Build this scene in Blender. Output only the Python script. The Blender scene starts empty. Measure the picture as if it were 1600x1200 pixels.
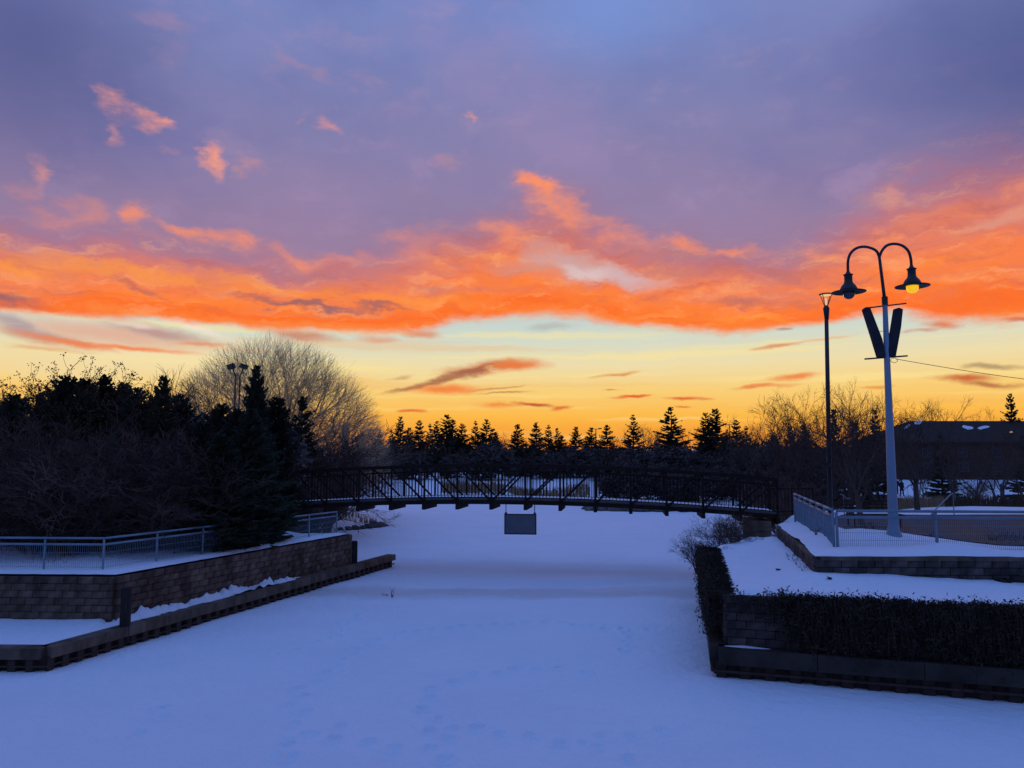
import bpy, bmesh, math, random
import numpy as np
from mathutils import Vector, Matrix, noise as mnoise
from mathutils.geometry import delaunay_2d_cdt

scene = bpy.context.scene
col = scene.collection
R = math.radians

# ------------------------------------------------------------------ camera
FPX, PITCH, CAMZ = 1208.0, R(5.4), 5.0
cam_d = bpy.data.cameras.new("camera")
cam = bpy.data.objects.new("camera", cam_d)
col.objects.link(cam)
cam.location = (0, 0, CAMZ)
cam.rotation_euler = (math.pi / 2 + PITCH, 0, 0)
cam_d.sensor_width = 36.0
cam_d.lens = FPX / 1600 * 36
cam_d.clip_end = 5000
scene.camera = cam
scene.view_settings.view_transform = 'Standard'
scene.view_settings.look = 'None'
scene.view_settings.exposure = 0.0
scene.view_settings.gamma = 1.0
scene.view_settings.use_curve_mapping = False

def ray(px, py):
    dx, dv = (px - 800) / FPX, (600 - py) / FPX
    return Vector((dx, math.cos(PITCH) - dv * math.sin(PITCH), math.sin(PITCH) + dv * math.cos(PITCH)))
def at(px, py, Y):
    """the point at depth Y that is seen at photo pixel (px, py)"""
    d = ray(px, py)
    return Vector((0, 0, CAMZ)) + d * (Y / d.y)
def ae(px, py):
    d = ray(px, py).normalized()
    return math.atan2(d.x, d.y), math.asin(d.z)
def lin(c):
    return tuple(((v / 255) / 12.92 if v / 255 <= .04045 else ((v / 255 + .055) / 1.055) ** 2.4) for v in c)

# ------------------------------------------------------------------ world: dusk sky
world = bpy.data.worlds.new("World")
scene.world = world
world.use_nodes = True
nt = world.node_tree
nt.nodes.clear()
def sock(node, i, v):
    if v is None: return
    if isinstance(v, bpy.types.NodeSocket): nt.links.new(v, node.inputs[i])
    else: node.inputs[i].default_value = v
def M(op, a, b=None, c=None, clamp=False):
    n = nt.nodes.new('ShaderNodeMath'); n.operation = op; n.use_clamp = clamp
    sock(n, 0, a); sock(n, 1, b); sock(n, 2, c)
    return n.outputs[0]
def VM(op, a, b=None, out=0):
    n = nt.nodes.new('ShaderNodeVectorMath'); n.operation = op
    sock(n, 0, a); sock(n, 1, b)
    return n.outputs[out]
def XYZ(x, y, z=0.0):
    n = nt.nodes.new('ShaderNodeCombineXYZ'); sock(n, 0, x); sock(n, 1, y); sock(n, 2, z)
    return n.outputs[0]
def SS(v, a, b, lo=0.0, hi=1.0, kind='SMOOTHSTEP'):
    n = nt.nodes.new('ShaderNodeMapRange'); n.interpolation_type = kind
    sock(n, 0, v); sock(n, 1, a); sock(n, 2, b); sock(n, 3, lo); sock(n, 4, hi)
    return n.outputs[0]
def NOISE(vec, scale, detail=6, rough=.55, out=0, lac=2.0):
    n = nt.nodes.new('ShaderNodeTexNoise'); n.noise_dimensions = '3D'
    sock(n, 'Vector', vec); sock(n, 'Scale', scale); sock(n, 'Detail', detail); sock(n, 'Roughness', rough)
    return n.outputs[out]
def MIX(f, a, b, mode='MIX'):
    n = nt.nodes.new('ShaderNodeMix'); n.data_type = 'RGBA'; n.blend_type = mode
    sock(n, 0, f)
    for i, v in ((6, a), (7, b)):
        if isinstance(v, tuple) and len(v) == 3: v = (*v, 1)
        sock(n, i, v)
    return n.outputs[2]
def RAMP(f, stops):
    n = nt.nodes.new('ShaderNodeValToRGB'); r = n.color_ramp
    r.interpolation = 'LINEAR'
    while len(r.elements) < len(stops): r.elements.new(.5)
    for e, (p, c) in zip(r.elements, stops): e.position = p
    for e, (p, c) in zip(r.elements, stops): e.position = p; e.color = (*lin(c), 1)
    sock(n, 0, f)
    return n.outputs[0]
AZ0, AZ1, EL1 = -.72, .72, .7
def CURVE(v, pts):
    """pts: photo pixels along an edge in the sky -> elevation of that edge by azimuth"""
    n = nt.nodes.new('ShaderNodeFloatCurve')
    cv = n.mapping.curves[0]
    q = sorted(((ae(*p)[0] - AZ0) / (AZ1 - AZ0), ae(*p)[1] / EL1) for p in pts)
    q = [(0, q[0][1])] + q + [(1, q[-1][1])]
    while len(cv.points) < len(q): cv.points.new(.5, .5)
    for p, (a, b) in zip(cv.points, q): p.location = (a, b)
    n.mapping.update()
    sock(n, 1, v)
    return M('MULTIPLY', n.outputs[0], EL1)
def AFTER(vec, prev):
    """vec unchanged, but evaluated only once prev is known (keeps the shader's live values few)"""
    n = nt.nodes.new('ShaderNodeVectorMath'); n.operation = 'MULTIPLY_ADD'
    sock(n, 0, prev); n.inputs[1].default_value = (1e-9, 1e-9, 1e-9); sock(n, 2, vec)
    return n.outputs[0]
def BLOB(vec, cx, cy, w, h, rot=0, hard=.15):
    a, e = ae(cx, cy)
    sx = abs(ae(cx + 1, cy)[0] - ae(cx - 1, cy)[0]) / 2 * w
    sy = abs(ae(cx, cy + 1)[1] - ae(cx, cy - 1)[1]) / 2 * h
    n = nt.nodes.new('ShaderNodeMapping'); n.vector_type = 'TEXTURE'
    sock(n, 0, vec)
    n.inputs[1].default_value = (a, e, 0); n.inputs[2].default_value = (0, 0, -R(rot)); n.inputs[3].default_value = (sx, sy, 1)
    return SS(VM('LENGTH', n.outputs[0], out=1), 1.0, hard)

tc = nt.nodes.new('ShaderNodeTexCoord')
sep = nt.nodes.new('ShaderNodeSeparateXYZ'); nt.links.new(tc.outputs['Generated'], sep.inputs[0])
dx, dy, dz = sep.outputs
az = M('ARCTAN2', dx, dy)
el = M('ARCSINE', dz)
P0 = XYZ(az, el)
# wind-drawn warps of the sky coordinates
big = VM('SUBTRACT', NOISE(VM('MULTIPLY', P0, (2.6, 6.0, 1)), 1.6, 3, .5, out=1), (.5, .5, .5))
fine = VM('SUBTRACT', NOISE(VM('MULTIPLY', P0, (7, 14, 1)), 2.2, 5, .62, out=1), (.5, .5, .5))
P1 = VM('ADD', P0, VM('MULTIPLY', big, (.10, .030, 0)))
P2 = VM('ADD', P1, VM('MULTIPLY', fine, (.09, .056, 0)))
PL = VM('ADD', P0, VM('MULTIPLY', fine, (.07, .014, 0)))
el2 = nt.nodes.new('ShaderNodeSeparateXYZ'); nt.links.new(P2, el2.inputs[0])
azw, elw = el2.outputs[0], el2.outputs[1]
ell = nt.nodes.new('ShaderNodeSeparateXYZ'); nt.links.new(VM('ADD', P0, VM('MULTIPLY', fine, (.03, .012, 0))), ell.inputs[0])
azn = SS(az, AZ0, AZ1, 0, 1, 'LINEAR')
low = CURVE(azn, [(0, 486), (110, 492), (220, 497), (330, 508), (460, 516), (620, 520), (720, 503), (800, 495), (900, 500), (1000, 510), (1130, 521), (1260, 508), (1380, 490), (1480, 502), (1600, 500)])
top = CURVE(azn, [(0, 345), (150, 362), (330, 385), (480, 400), (600, 392), (690, 365), (780, 335), (860, 310), (930, 335), (1010, 368), (1100, 374), (1200, 390), (1280, 362), (1370, 300), (1480, 245), (1600, 200)])
# clear evening air below the cloud deck
e720, e690, e650, e610, e570, e530, e490 = [ae(800, y)[1] / .25 for y in (716, 690, 650, 610, 570, 530, 490)]
clear = RAMP(M('DIVIDE', ell.outputs[1], .25), [(e720, (236, 122, 40)), (e690, (246, 150, 46)), (e650, (253, 186, 74)), (e610, (249, 208, 122)), (e570, (238, 221, 172)), (e530, (210, 218, 202)), (e490, (192, 208, 208))])
# thin bright veils in the clear band
veil = NOISE(VM('MULTIPLY', PL, (1.6, 60, 1)), 1.0, 3, .5)
clear = MIX(M('MULTIPLY', SS(veil, .52, .68), .5), clear, lin((254, 230, 150)))
clear = MIX(M('MULTIPLY', SS(veil, .46, .30), .30), clear, lin((238, 172, 92)))
# the deck: glowing orange underside fading upward into violet
t = M('DIVIDE', M('SUBTRACT', elw, low), M('SUBTRACT', top, low))
tl = M('DIVIDE', M('SUBTRACT', ell.outputs[1], low), M('SUBTRACT', top, low))
deck = RAMP(M('DIVIDE', t, 1.6), [(0, (252, 132, 62)), (.07, (254, 112, 42)), (.17, (255, 128, 58)), (.27, (246, 128, 80)), (.37, (226, 126, 104)), (.50, (194, 120, 128)), (.64, (164, 118, 148)), (1, (146, 118, 164))])
upper = RAMP(M('DIVIDE', elw, 1.5), [(.12, (160, 124, 152)), (.19, (150, 127, 161)), (.25, (136, 128, 171)), (.31, (124, 130, 181)), (.40, (116, 137, 200)), (.62, (102, 142, 220)), (1, (100, 146, 238))])
streak = NOISE(VM('MULTIPLY', P1, (2.4, 17, 1)), 1.3, 6, .6)
puff = NOISE(VM('MULTIPLY', P1, (8, 15, 1)), 1.5, 7, .6)
inside = M('MULTIPLY', SS(t, .05, .30), SS(t, 1.25, .75))
deck = MIX(M('MULTIPLY', M('MULTIPLY', SS(streak, .48, .64), SS(t, .10, .4)), .62), deck, lin((188, 122, 124)))
deck = MIX(M('MULTIPLY', M('MULTIPLY', SS(streak, .46, .34), SS(t, .95, .4)), .6), deck, lin((255, 138, 58)))
deck = MIX(M('MULTIPLY', M('MULTIPLY', SS(puff, .54, .70), inside), .75), deck, lin((255, 150, 100)))
fibre = NOISE(VM('MULTIPLY', P2, (5, 26, 1)), 2.4, 6, .65)
deck = MIX(M('MULTIPLY', SS(fibre, .50, .72), .50), deck, lin((255, 176, 120)))
deck = MIX(M('MULTIPLY', M('MULTIPLY', SS(fibre, .50, .30), SS(t, .02, .3)), .50), deck, lin((190, 100, 92)))
sky = MIX(SS(t, .62, 1.30), deck, upper)
# soft tonal drifts of the high cloud
drift = NOISE(VM('MULTIPLY', P1, (2.2, 3.4, 1)), 1.1, 5, .55)
hi = SS(t, .9, 1.5)
sky = MIX(M('MULTIPLY', M('MULTIPLY', SS(drift, .46, .68), hi), .5), sky, lin((164, 140, 184)))
sky = MIX(M('MULTIPLY', M('MULTIPLY', SS(puff, .50, .72), hi), .28), sky, lin((176, 146, 180)))
sky = MIX(M('MULTIPLY', M('MULTIPLY', SS(drift, .50, .30), hi), .45), sky, lin((96, 104, 164)))
# darker heavy cloud to the south (left) and north (right) high up, blue opening between
for c, s, k in (((20, 60, 420, 330, 0), (78, 86, 140), .75), ((1620, 90, 400, 300, 15), (72, 86, 142), .80)):
    sky = MIX(M('MULTIPLY', BLOB(AFTER(P1, sky), *c, hard=0), k), sky, lin(s))
sky = MIX(M('MULTIPLY', BLOB(AFTER(P1, sky), 960, 10, 260, 130, 0, hard=0), .7), sky, lin((122, 150, 215)))
# lit puffs above the deck
pf, sf = SS(puff, .28, .58), SS(streak, .20, .42)
for c, k in (((178, 160, 40, 30, 30), .8), ((225, 182, 66, 20, 12), .9), ((262, 190, 40, 14, 5), .9), ((345, 246, 26, 30, 0), 1.0), ((182, 205, 18, 30, 0), .5), ((398, 258, 30, 22, 0), .4), ((520, 192, 26, 18, 20), .55), ((475, 180, 14, 16, 0), .4),
             ((742, 186, 10, 16, 0), .5), ((50, 262, 26, 40, 0), .5), ((195, 335, 36, 34, 0), .75), ((120, 322, 60, 30, 10), .4), ((300, 362, 90, 20, 8), .9), ((390, 378, 80, 24, 10), .85), ((480, 402, 70, 20, 12), .7),
             ((838, 290, 62, 16, 24), 1.0), ((870, 318, 90, 34, 30), .9), ((950, 362, 90, 30, 25), .85), ((790, 350, 60, 26, 0), .6), ((1060, 380, 80, 20, 10), .7), ((640, 410, 60, 30, 0), .4), ((1140, 388, 110, 13, 4), .8), ((790, 375, 60, 40, 10), .6), ((705, 245, 40, 20, 0), .3), ((245, 22, 70, 26, 0), .12), ((470, 108, 70, 16, 15), .16), ((415, 88, 34, 26, 0), .12), ((560, 130, 46, 14, 20), .15), ((95, 342, 80, 22, 0), .55), ((560, 405, 90, 24, 8), .5), ((650, 380, 80, 30, 0), .4), ((30, 300, 40, 24, 0), .2), ((280, 232, 26, 12, 0), .35)):
    m = M('MULTIPLY', BLOB(AFTER(P2, sky), *c, hard=0), pf)
    sky = MIX(M('MULTIPLY', m, k * (.9 if c[1] < 270 else 1.0), clamp=True), sky, lin((246, 156, 130) if c[1] < 270 else (252, 146, 102)))
for c, k in (((200, 424, 300, 14, 5), .6), ((420, 446, 200, 12, 6), .5), ((60, 418, 120, 16, 3), .6), ((640, 470, 140, 14, 0), .5), ((1180, 500, 120, 10, 2), .6), ((1000, 490, 110, 8, 0), .4)):
    sky = MIX(M('MULTIPLY', BLOB(AFTER(P2, sky), *c, hard=0), M('MULTIPLY', sf, k), clamp=True), sky, lin((255, 156, 66)))
# grey-violet shadowed patches and pale windows in the deck
for c, s, k in (((20, 462, 120, 22, 5), (150, 100, 108), .9), ((215, 452, 60, 10, 28), (190, 108, 96), .7), ((470, 476, 150, 9, 4), (160, 104, 104), .95), ((590, 482, 60, 6, 0), (160, 104, 104), .8), ((880, 410, 90, 40, 15), (204, 160, 158), .9), ((960, 428, 130, 22, 12), (212, 176, 176), 1.0), ((900, 425, 60, 14, 10), (222, 196, 194), .8),
                ((820, 425, 80, 18, 0), (205, 150, 140), .6), ((1150, 475, 60, 10, 0), (198, 112, 98), .8), ((1060, 420, 90, 26, 12), (206, 122, 110), .55), ((1230, 425, 80, 18, 14), (190, 112, 112), .6), ((1540, 345, 100, 22, -14), (226, 156, 136), .65), ((1345, 285, 50, 36, 0), (166, 138, 176), .6),
                ((1330, 335, 70, 30, -20), (180, 125, 145), .45), ((560, 425, 200, 14, 4), (206, 122, 120), .5)):
    sky = MIX(M('MULTIPLY', BLOB(AFTER(P2, sky), *c, hard=.1), M('MULTIPLY', sf, k), clamp=True), sky, lin(s))
deck_sky = sky
sky = clear
# low cloud bars and wisps in the clear band
wisp = SS(NOISE(VM('MULTIPLY', PL, (5, 30, 1)), 2.5, 5, .6), .16, .42)
for c, s, k in (((130, 572, 330, 44, 0), (242, 218, 166), .6), ((250, 560, 200, 30, 0), (246, 226, 176), .5), ((170, 522, 220, 26, 5), (226, 176, 152), .9), ((60, 524, 120, 18, 8), (206, 140, 116), .8), ((250, 520, 130, 15, 8), (188, 146, 142), .9), ((300, 510, 90, 9, 16), (244, 226, 206), .9), ((210, 508, 70, 7, 6), (236, 214, 196), .8), ((200, 543, 160, 6, 2), (246, 124, 70), .85), ((320, 538, 60, 5, -4), (232, 140, 100), .7), ((30, 506, 110, 16, 14), (176, 158, 162), .9), ((110, 534, 100, 8, 10), (236, 128, 80), .8), ((70, 545, 90, 6, 0), (226, 160, 110), .6), ((470, 524, 80, 12, 4), (206, 130, 100), .85),
                ((655, 521, 45, 10, 0), (222, 146, 112), .9), ((590, 530, 50, 8, 0), (226, 150, 112), .7), ((860, 511, 60, 8, 0), (176, 176, 172), .6), ((1225, 515, 22, 4, 0), (170, 130, 120), .8), ((1470, 506, 50, 10, 6), (216, 118, 84), .9), ((1440, 515, 30, 6, 0), (206, 150, 130), .8), ((1580, 500, 50, 6, 6), (180, 96, 84), .9),
                ((760, 574, 95, 14, -7), (206, 112, 64), 1.0), ((808, 572, 60, 12, 0), (232, 122, 62), .95), ((730, 580, 60, 8, -14), (162, 102, 82), .95), ((690, 594, 95, 9, -13), (176, 110, 76), .95), ((645, 603, 70, 6, -12), (166, 116, 86), .9), ((700, 608, 90, 12, 0), (244, 126, 62), .9), ((780, 606, 70, 3, -6), (190, 128, 80), .7), ((625, 588, 36, 4, -10), (196, 148, 100), .6), ((790, 614, 60, 3, -4), (176, 116, 76), .7),
                ((648, 642, 28, 5, 0), (226, 110, 54), .9), ((832, 632, 52, 5, 4), (198, 84, 54), 1.0), ((875, 637, 24, 5, -10), (224, 98, 52), .9), ((775, 634, 50, 6, 0), (240, 134, 56), .8), ((985, 620, 48, 4, 0), (228, 98, 46), 1.0), ((1075, 624, 46, 4, 0), (222, 106, 56), .95), ((960, 585, 38, 5, -10), (220, 140, 74), .85), ((955, 609, 18, 2, 0), (206, 136, 66), .8),
                ((1190, 604, 70, 5, -2), (234, 120, 62), .85), ((1240, 589, 60, 8, -6), (238, 128, 66), .9), ((1215, 541, 60, 5, -6), (226, 140, 88), .85), ((1290, 530, 60, 4, -3), (240, 170, 104), .6), ((1500, 590, 80, 10, 3), (206, 106, 62), 1.0), ((1540, 600, 80, 7, 6), (184, 112, 72), .9), ((1560, 572, 60, 7, 4), (170, 142, 104), .8), ((1380, 604, 40, 4, 0), (226, 132, 66), .7), ((1070, 637, 24, 3, 0), (222, 110, 50), .8)):
    sky = MIX(M('MULTIPLY', BLOB(AFTER(PL, sky), *c, hard=.1), M('MULTIPLY', wisp, k), clamp=True), sky, lin(s))
clear_sky = sky
air = SS(M('ADD', tl, M('MULTIPLY', M('SUBTRACT', NOISE(VM('MULTIPLY', P0, (9, 20, 1)), 2.0, 6, .6), .5), .16)), -.05, .07)
# away from the sunset the dome goes on as even dusk cloud: the same violet and blue, darkest in the east
west = SS(M('COSINE', az), -.35, .70)
glow = RAMP(M('DIVIDE', el, 1.5708), [(0, (226, 140, 70)), (.07, (226, 170, 110)), (.13, (214, 116, 78)), (.22, (160, 116, 146)), (.32, (120, 124, 180)), (.5, (104, 140, 218)), (1, (100, 146, 238))])
dusk = RAMP(M('DIVIDE', el, 1.5708), [(0, (62, 66, 104)), (.2, (82, 94, 146)), (.5, (98, 134, 212)), (1, (100, 146, 238))])
nish = nt.nodes.new('ShaderNodeTexSky'); nish.sky_type = 'NISHITA'; nish.sun_disc = False
nish.sun_elevation = R(1.0); nish.sun_rotation = R(-4)
wide = MIX(west, dusk, glow)
wide = MIX(1.0, wide, MIX(1.0, nish.outputs[0], (.004, .004, .004), 'MULTIPLY'), 'ADD')
wide = MIX(SS(el, -.03, -.005), lin((60, 60, 80)), wide)
def BG(c):
    n = nt.nodes.new('ShaderNodeBackground'); sock(n, 0, c); n.inputs[1].default_value = SKY_STRENGTH
    return n.outputs[0]
def MS(f, a, b):
    n = nt.nodes.new('ShaderNodeMixShader'); sock(n, 0, f); nt.links.new(a, n.inputs[1]); nt.links.new(b, n.inputs[2])
    return n.outputs[0]
# the cloud detail fades into the plain dusk dome well to the sides and overhead
near_west = M('MULTIPLY', M('MULTIPLY', SS(M('COSINE', az), .62, .74), SS(el, .95, .70)), SS(el, -.03, -.005))
SKY_STRENGTH = 1.0
out = MS(near_west, BG(wide), MS(air, BG(clear_sky), BG(deck_sky)))
world.cycles.sampling_method = 'MANUAL'
world.cycles.sample_map_resolution = 256
wo = nt.nodes.new('ShaderNodeOutputWorld'); nt.links.new(out, wo.inputs[0])

# the last of the sun, just under the tree line straight ahead
sun_d = bpy.data.lights.new("sun", 'SUN'); sun_d.energy = .12; sun_d.angle = R(6); sun_d.color = (1, .62, .34)
sun = bpy.data.objects.new("sun", sun_d); col.objects.link(sun)
sun.rotation_euler = Vector((-.06, -1, -.03)).to_track_quat('-Z', 'Y').to_euler()

# ------------------------------------------------------------------ helpers
class MB:
    """collects vertices and faces, then links them as one mesh object"""
    def __init__(s): s.v, s.f = [], []
    def box(s, c, size, rz=0.0, rx=0.0, ry=0.0):
        m = Matrix.Translation(c) @ Matrix.Rotation(rz, 4, 'Z') @ Matrix.Rotation(ry, 4, 'Y') @ Matrix.Rotation(rx, 4, 'X')
        n = len(s.v); a, b, d = (k / 2 for k in size)
        for x in (-a, a):
            for y in (-b, b):
                for z in (-d, d): s.v.append(tuple(m @ Vector((x, y, z))))
        for q in ((0, 1, 3, 2), (4, 6, 7, 5), (0, 4, 5, 1), (2, 3, 7, 6), (0, 2, 6, 4), (1, 5, 7, 3)): s.f.append(tuple(n + i for i in q))
        return s
    def bar(s, p, q, w, h):
        """a square bar from p to q; w across (horizontal), h in the vertical plane"""
        p, q = Vector(p), Vector(q); d = (q - p).normalized()
        up = Vector((0, 0, 1)) if abs(d.z) < .95 else Vector((0, 1, 0))
        x = d.cross(up).normalized() * (w / 2); y = x.cross(d).normalized() * (h / 2)
        n = len(s.v)
        for c in (p, q):
            for k in (-x - y, x - y, x + y, -x + y): s.v.append(tuple(c + k))
        for k in range(4): s.f.append((n + k, n + (k + 1) % 4, n + 4 + (k + 1) % 4, n + 4 + k))
        s.f.append((n + 3, n + 2, n + 1, n)); s.f.append((n + 4, n + 5, n + 6, n + 7))
        return s
    def strip(s, pts, w, h, nrm=None):
        """a continuous rectangular section swept along pts (mitred in plan)"""
        n = len(s.v); k = len(pts)
        for i, p in enumerate(pts):
            p = Vector(p)
            d = (Vector(pts[min(i + 1, k - 1)]) - Vector(pts[max(i - 1, 0)])); d.z = 0; d.normalize()
            x = Vector((-d.y, d.x, 0)) * (w / 2)
            for q in (-x, x, x + Vector((0, 0, h)), -x + Vector((0, 0, h))): s.v.append(tuple(p + q))
        for i in range(k - 1):
            a = n + 4 * i
            for j in range(4): s.f.append((a + j, a + (j + 1) % 4, a + 4 + (j + 1) % 4, a + 4 + j))
        s.f.append((n + 3, n + 2, n + 1, n)); e = n + 4 * (k - 1); s.f.append((e, e + 1, e + 2, e + 3))
        return s
    def tube(s, pts, rad, sides=6, cap=True):
        k = len(pts); n = len(s.v)
        if not hasattr(rad, '__len__'): rad = [rad] * k
        u = None
        for i in range(k):
            p = pts[i]; a = pts[i - 1] if i else p; b = pts[i + 1] if i < k - 1 else p
            dx, dy, dz = b[0] - a[0], b[1] - a[1], b[2] - a[2]
            l = math.sqrt(dx * dx + dy * dy + dz * dz) or 1; dx /= l; dy /= l; dz /= l
            if u is None:
                rx, ry, rz = (0, 0, 1) if abs(dz) < .9 else (1, 0, 0)
                ux, uy, uz = dy * rz - dz * ry, dz * rx - dx * rz, dx * ry - dy * rx
            else:                                                                  # carry the section along without twist
                q = u[0] * dx + u[1] * dy + u[2] * dz; ux, uy, uz = u[0] - q * dx, u[1] - q * dy, u[2] - q * dz
            l = math.sqrt(ux * ux + uy * uy + uz * uz) or 1; ux /= l; uy /= l; uz /= l
            u = (ux, uy, uz)
            vx, vy, vz = dy * uz - dz * uy, dz * ux - dx * uz, dx * uy - dy * ux
            r = rad[i]
            for j in range(sides):
                c, q = math.cos(2 * math.pi * j / sides) * r, math.sin(2 * math.pi * j / sides) * r
                s.v.append((p[0] + ux * c + vx * q, p[1] + uy * c + vy * q, p[2] + uz * c + vz * q))
        for i in range(k - 1):
            a = n + sides * i
            for j in range(sides): s.f.append((a + j, a + (j + 1) % sides, a + sides + (j + 1) % sides, a + sides + j))
        if cap:
            s.f.append(tuple(n + j for j in reversed(range(sides)))); e = n + sides * (k - 1); s.f.append(tuple(e + j for j in range(sides)))
        return s
    def lathe(s, prof, c=(0, 0, 0), seg=24):
        """prof: (radius, height) pairs from bottom to top"""
        n = len(s.v); k = len(prof)
        for r, z in prof:
            for j in range(seg):
                a = 2 * math.pi * j / seg
                s.v.append((c[0] + r * math.cos(a), c[1] + r * math.sin(a), c[2] + z))
        for i in range(k - 1):
            for j in range(seg): s.f.append((n + i * seg + j, n + i * seg + (j + 1) % seg, n + (i + 1) * seg + (j + 1) % seg, n + (i + 1) * seg + j))
        s.f.append(tuple(n + j for j in reversed(range(seg)))); s.f.append(tuple(n + (k - 1) * seg + j for j in range(seg)))
        return s
    def mesh(s, name, mat, smooth=False, origin=None):
        me = bpy.data.meshes.new(name)
        v = s.v
        if origin is not None: v = [(a - origin[0], b - origin[1], c - origin[2]) for a, b, c in v]
        me.from_pydata(v, [], s.f)
        me.materials.append(mat)
        if smooth: me.polygons.foreach_set('use_smooth', [True] * len(me.polygons))
        me.update()
        return me
    def build(s, name, mat, parent=None, smooth=False, world=True):
        """with world=True the points are world points and are brought into the parent's frame"""
        org = parent_origin(parent) if (parent is not None and world) else None
        return link(name, s.mesh(name, mat, smooth, org), parent)
def parent_origin(p):
    o = Vector((0, 0, 0))
    while p is not None: o += p.location; p = p.parent
    return o
def link(name, me, parent=None):
    o = bpy.data.objects.new(name, me); col.objects.link(o)
    if parent is not None: o.parent = parent
    return o
def tag(o, label=None, cat=None, group=None, kind=None):
    if label: o['label'] = label
    if cat: o['category'] = cat
    if group: o['group'] = group
    if kind: o['kind'] = kind
    return o
def thing(name, label, cat, loc=(0, 0, 0), group=None, rz=0.0, scale=None):
    o = bpy.data.objects.new(name, None); col.objects.link(o)
    o.empty_display_size = .2
    o.location = loc; o.rotation_euler = (0, 0, rz)
    if scale is not None: o.scale = scale if hasattr(scale, '__len__') else (scale,) * 3
    return tag(o, label, cat, group, 'thing')

# ------------------------------------------------------------------ materials
def material(name, build):
    m = bpy.data.materials.new(name); m.use_nodes = True
    t = m.node_tree; b = t.nodes['Principled BSDF']
    build(t, b)
    return m
def nn(t, kind, **kw):
    n = t.nodes.new(kind)
    for k, v in kw.items(): setattr(n, k, v)
    return n
def objcoord(t): return nn(t, 'ShaderNodeTexCoord').outputs['Object']
def worldpos(t): return nn(t, 'ShaderNodeNewGeometry').outputs['Position']
def tnoise(t, vec, scale, detail=5, rough=.55):
    n = nn(t, 'ShaderNodeTexNoise'); t.links.new(vec, n.inputs['Vector'])
    n.inputs['Scale'].default_value = scale; n.inputs['Detail'].default_value = detail; n.inputs['Roughness'].default_value = rough
    return n.outputs[0]
def tramp(t, f, stops):
    n = nn(t, 'ShaderNodeValToRGB'); r = n.color_ramp
    while len(r.elements) < len(stops): r.elements.new(.5)
    for e, (p, c) in zip(r.elements, stops): e.position = p
    for e, (p, c) in zip(r.elements, stops): e.position = p; e.color = (*c, 1)
    t.links.new(f, n.inputs[0]); return n.outputs[0]
def tbump(t, b, h, dist, strength=1.0):
    n = nn(t, 'ShaderNodeBump'); n.inputs['Strength'].default_value = strength; n.inputs['Distance'].default_value = dist
    t.links.new(h, n.inputs['Height']); t.links.new(n.outputs[0], b.inputs['Normal'])
def tscale(t, vec, s):
    n = nn(t, 'ShaderNodeVectorMath', operation='MULTIPLY'); t.links.new(vec, n.inputs[0]); n.inputs[1].default_value = s
    return n.outputs[0]
def plain(name, stops, scale=4.0, rough=.8, bump=0.0, metal=0.0, per_object=0.0, stretch=None, world=False, stain=0.0):
    def bld(t, b):
        v = worldpos(t) if world else objcoord(t)
        if stretch: v = tscale(t, v, stretch)
        n = tnoise(t, v, scale, 6, .6)
        c = tramp(t, n, stops)
        if per_object:
            oi = nn(t, 'ShaderNodeObjectInfo')
            mr = nn(t, 'ShaderNodeMapRange'); t.links.new(oi.outputs['Random'], mr.inputs[0])
            mr.inputs[3].default_value = 1 - per_object; mr.inputs[4].default_value = 1 + per_object
            mx = nn(t, 'ShaderNodeVectorMath', operation='SCALE'); t.links.new(c, mx.inputs[0]); t.links.new(mr.outputs[0], mx.inputs['Scale'])
            c = mx.outputs[0]
        if stain:                                                                  # damp runs and dirt over many pieces
            sn = tnoise(t, tscale(t, worldpos(t), (1.6, 1.6, .5)), 1.3, 6, .65)
            mr = nn(t, 'ShaderNodeMapRange'); t.links.new(sn, mr.inputs[0]); mr.inputs[1].default_value = .35; mr.inputs[2].default_value = .65
            mr.inputs[3].default_value = 1 - stain; mr.inputs[4].default_value = 1 + stain * .6
            mx = nn(t, 'ShaderNodeVectorMath', operation='SCALE'); t.links.new(c, mx.inputs[0]); t.links.new(mr.outputs[0], mx.inputs['Scale'])
            c = mx.outputs[0]
        t.links.new(c, b.inputs['Base Color'])
        b.inputs['Roughness'].default_value = rough; b.inputs['Metallic'].default_value = metal
        b.inputs['Specular IOR Level'].default_value = .35 if rough < .6 else .15
        if bump: tbump(t, b, n, bump)
    return material(name, bld)
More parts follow.
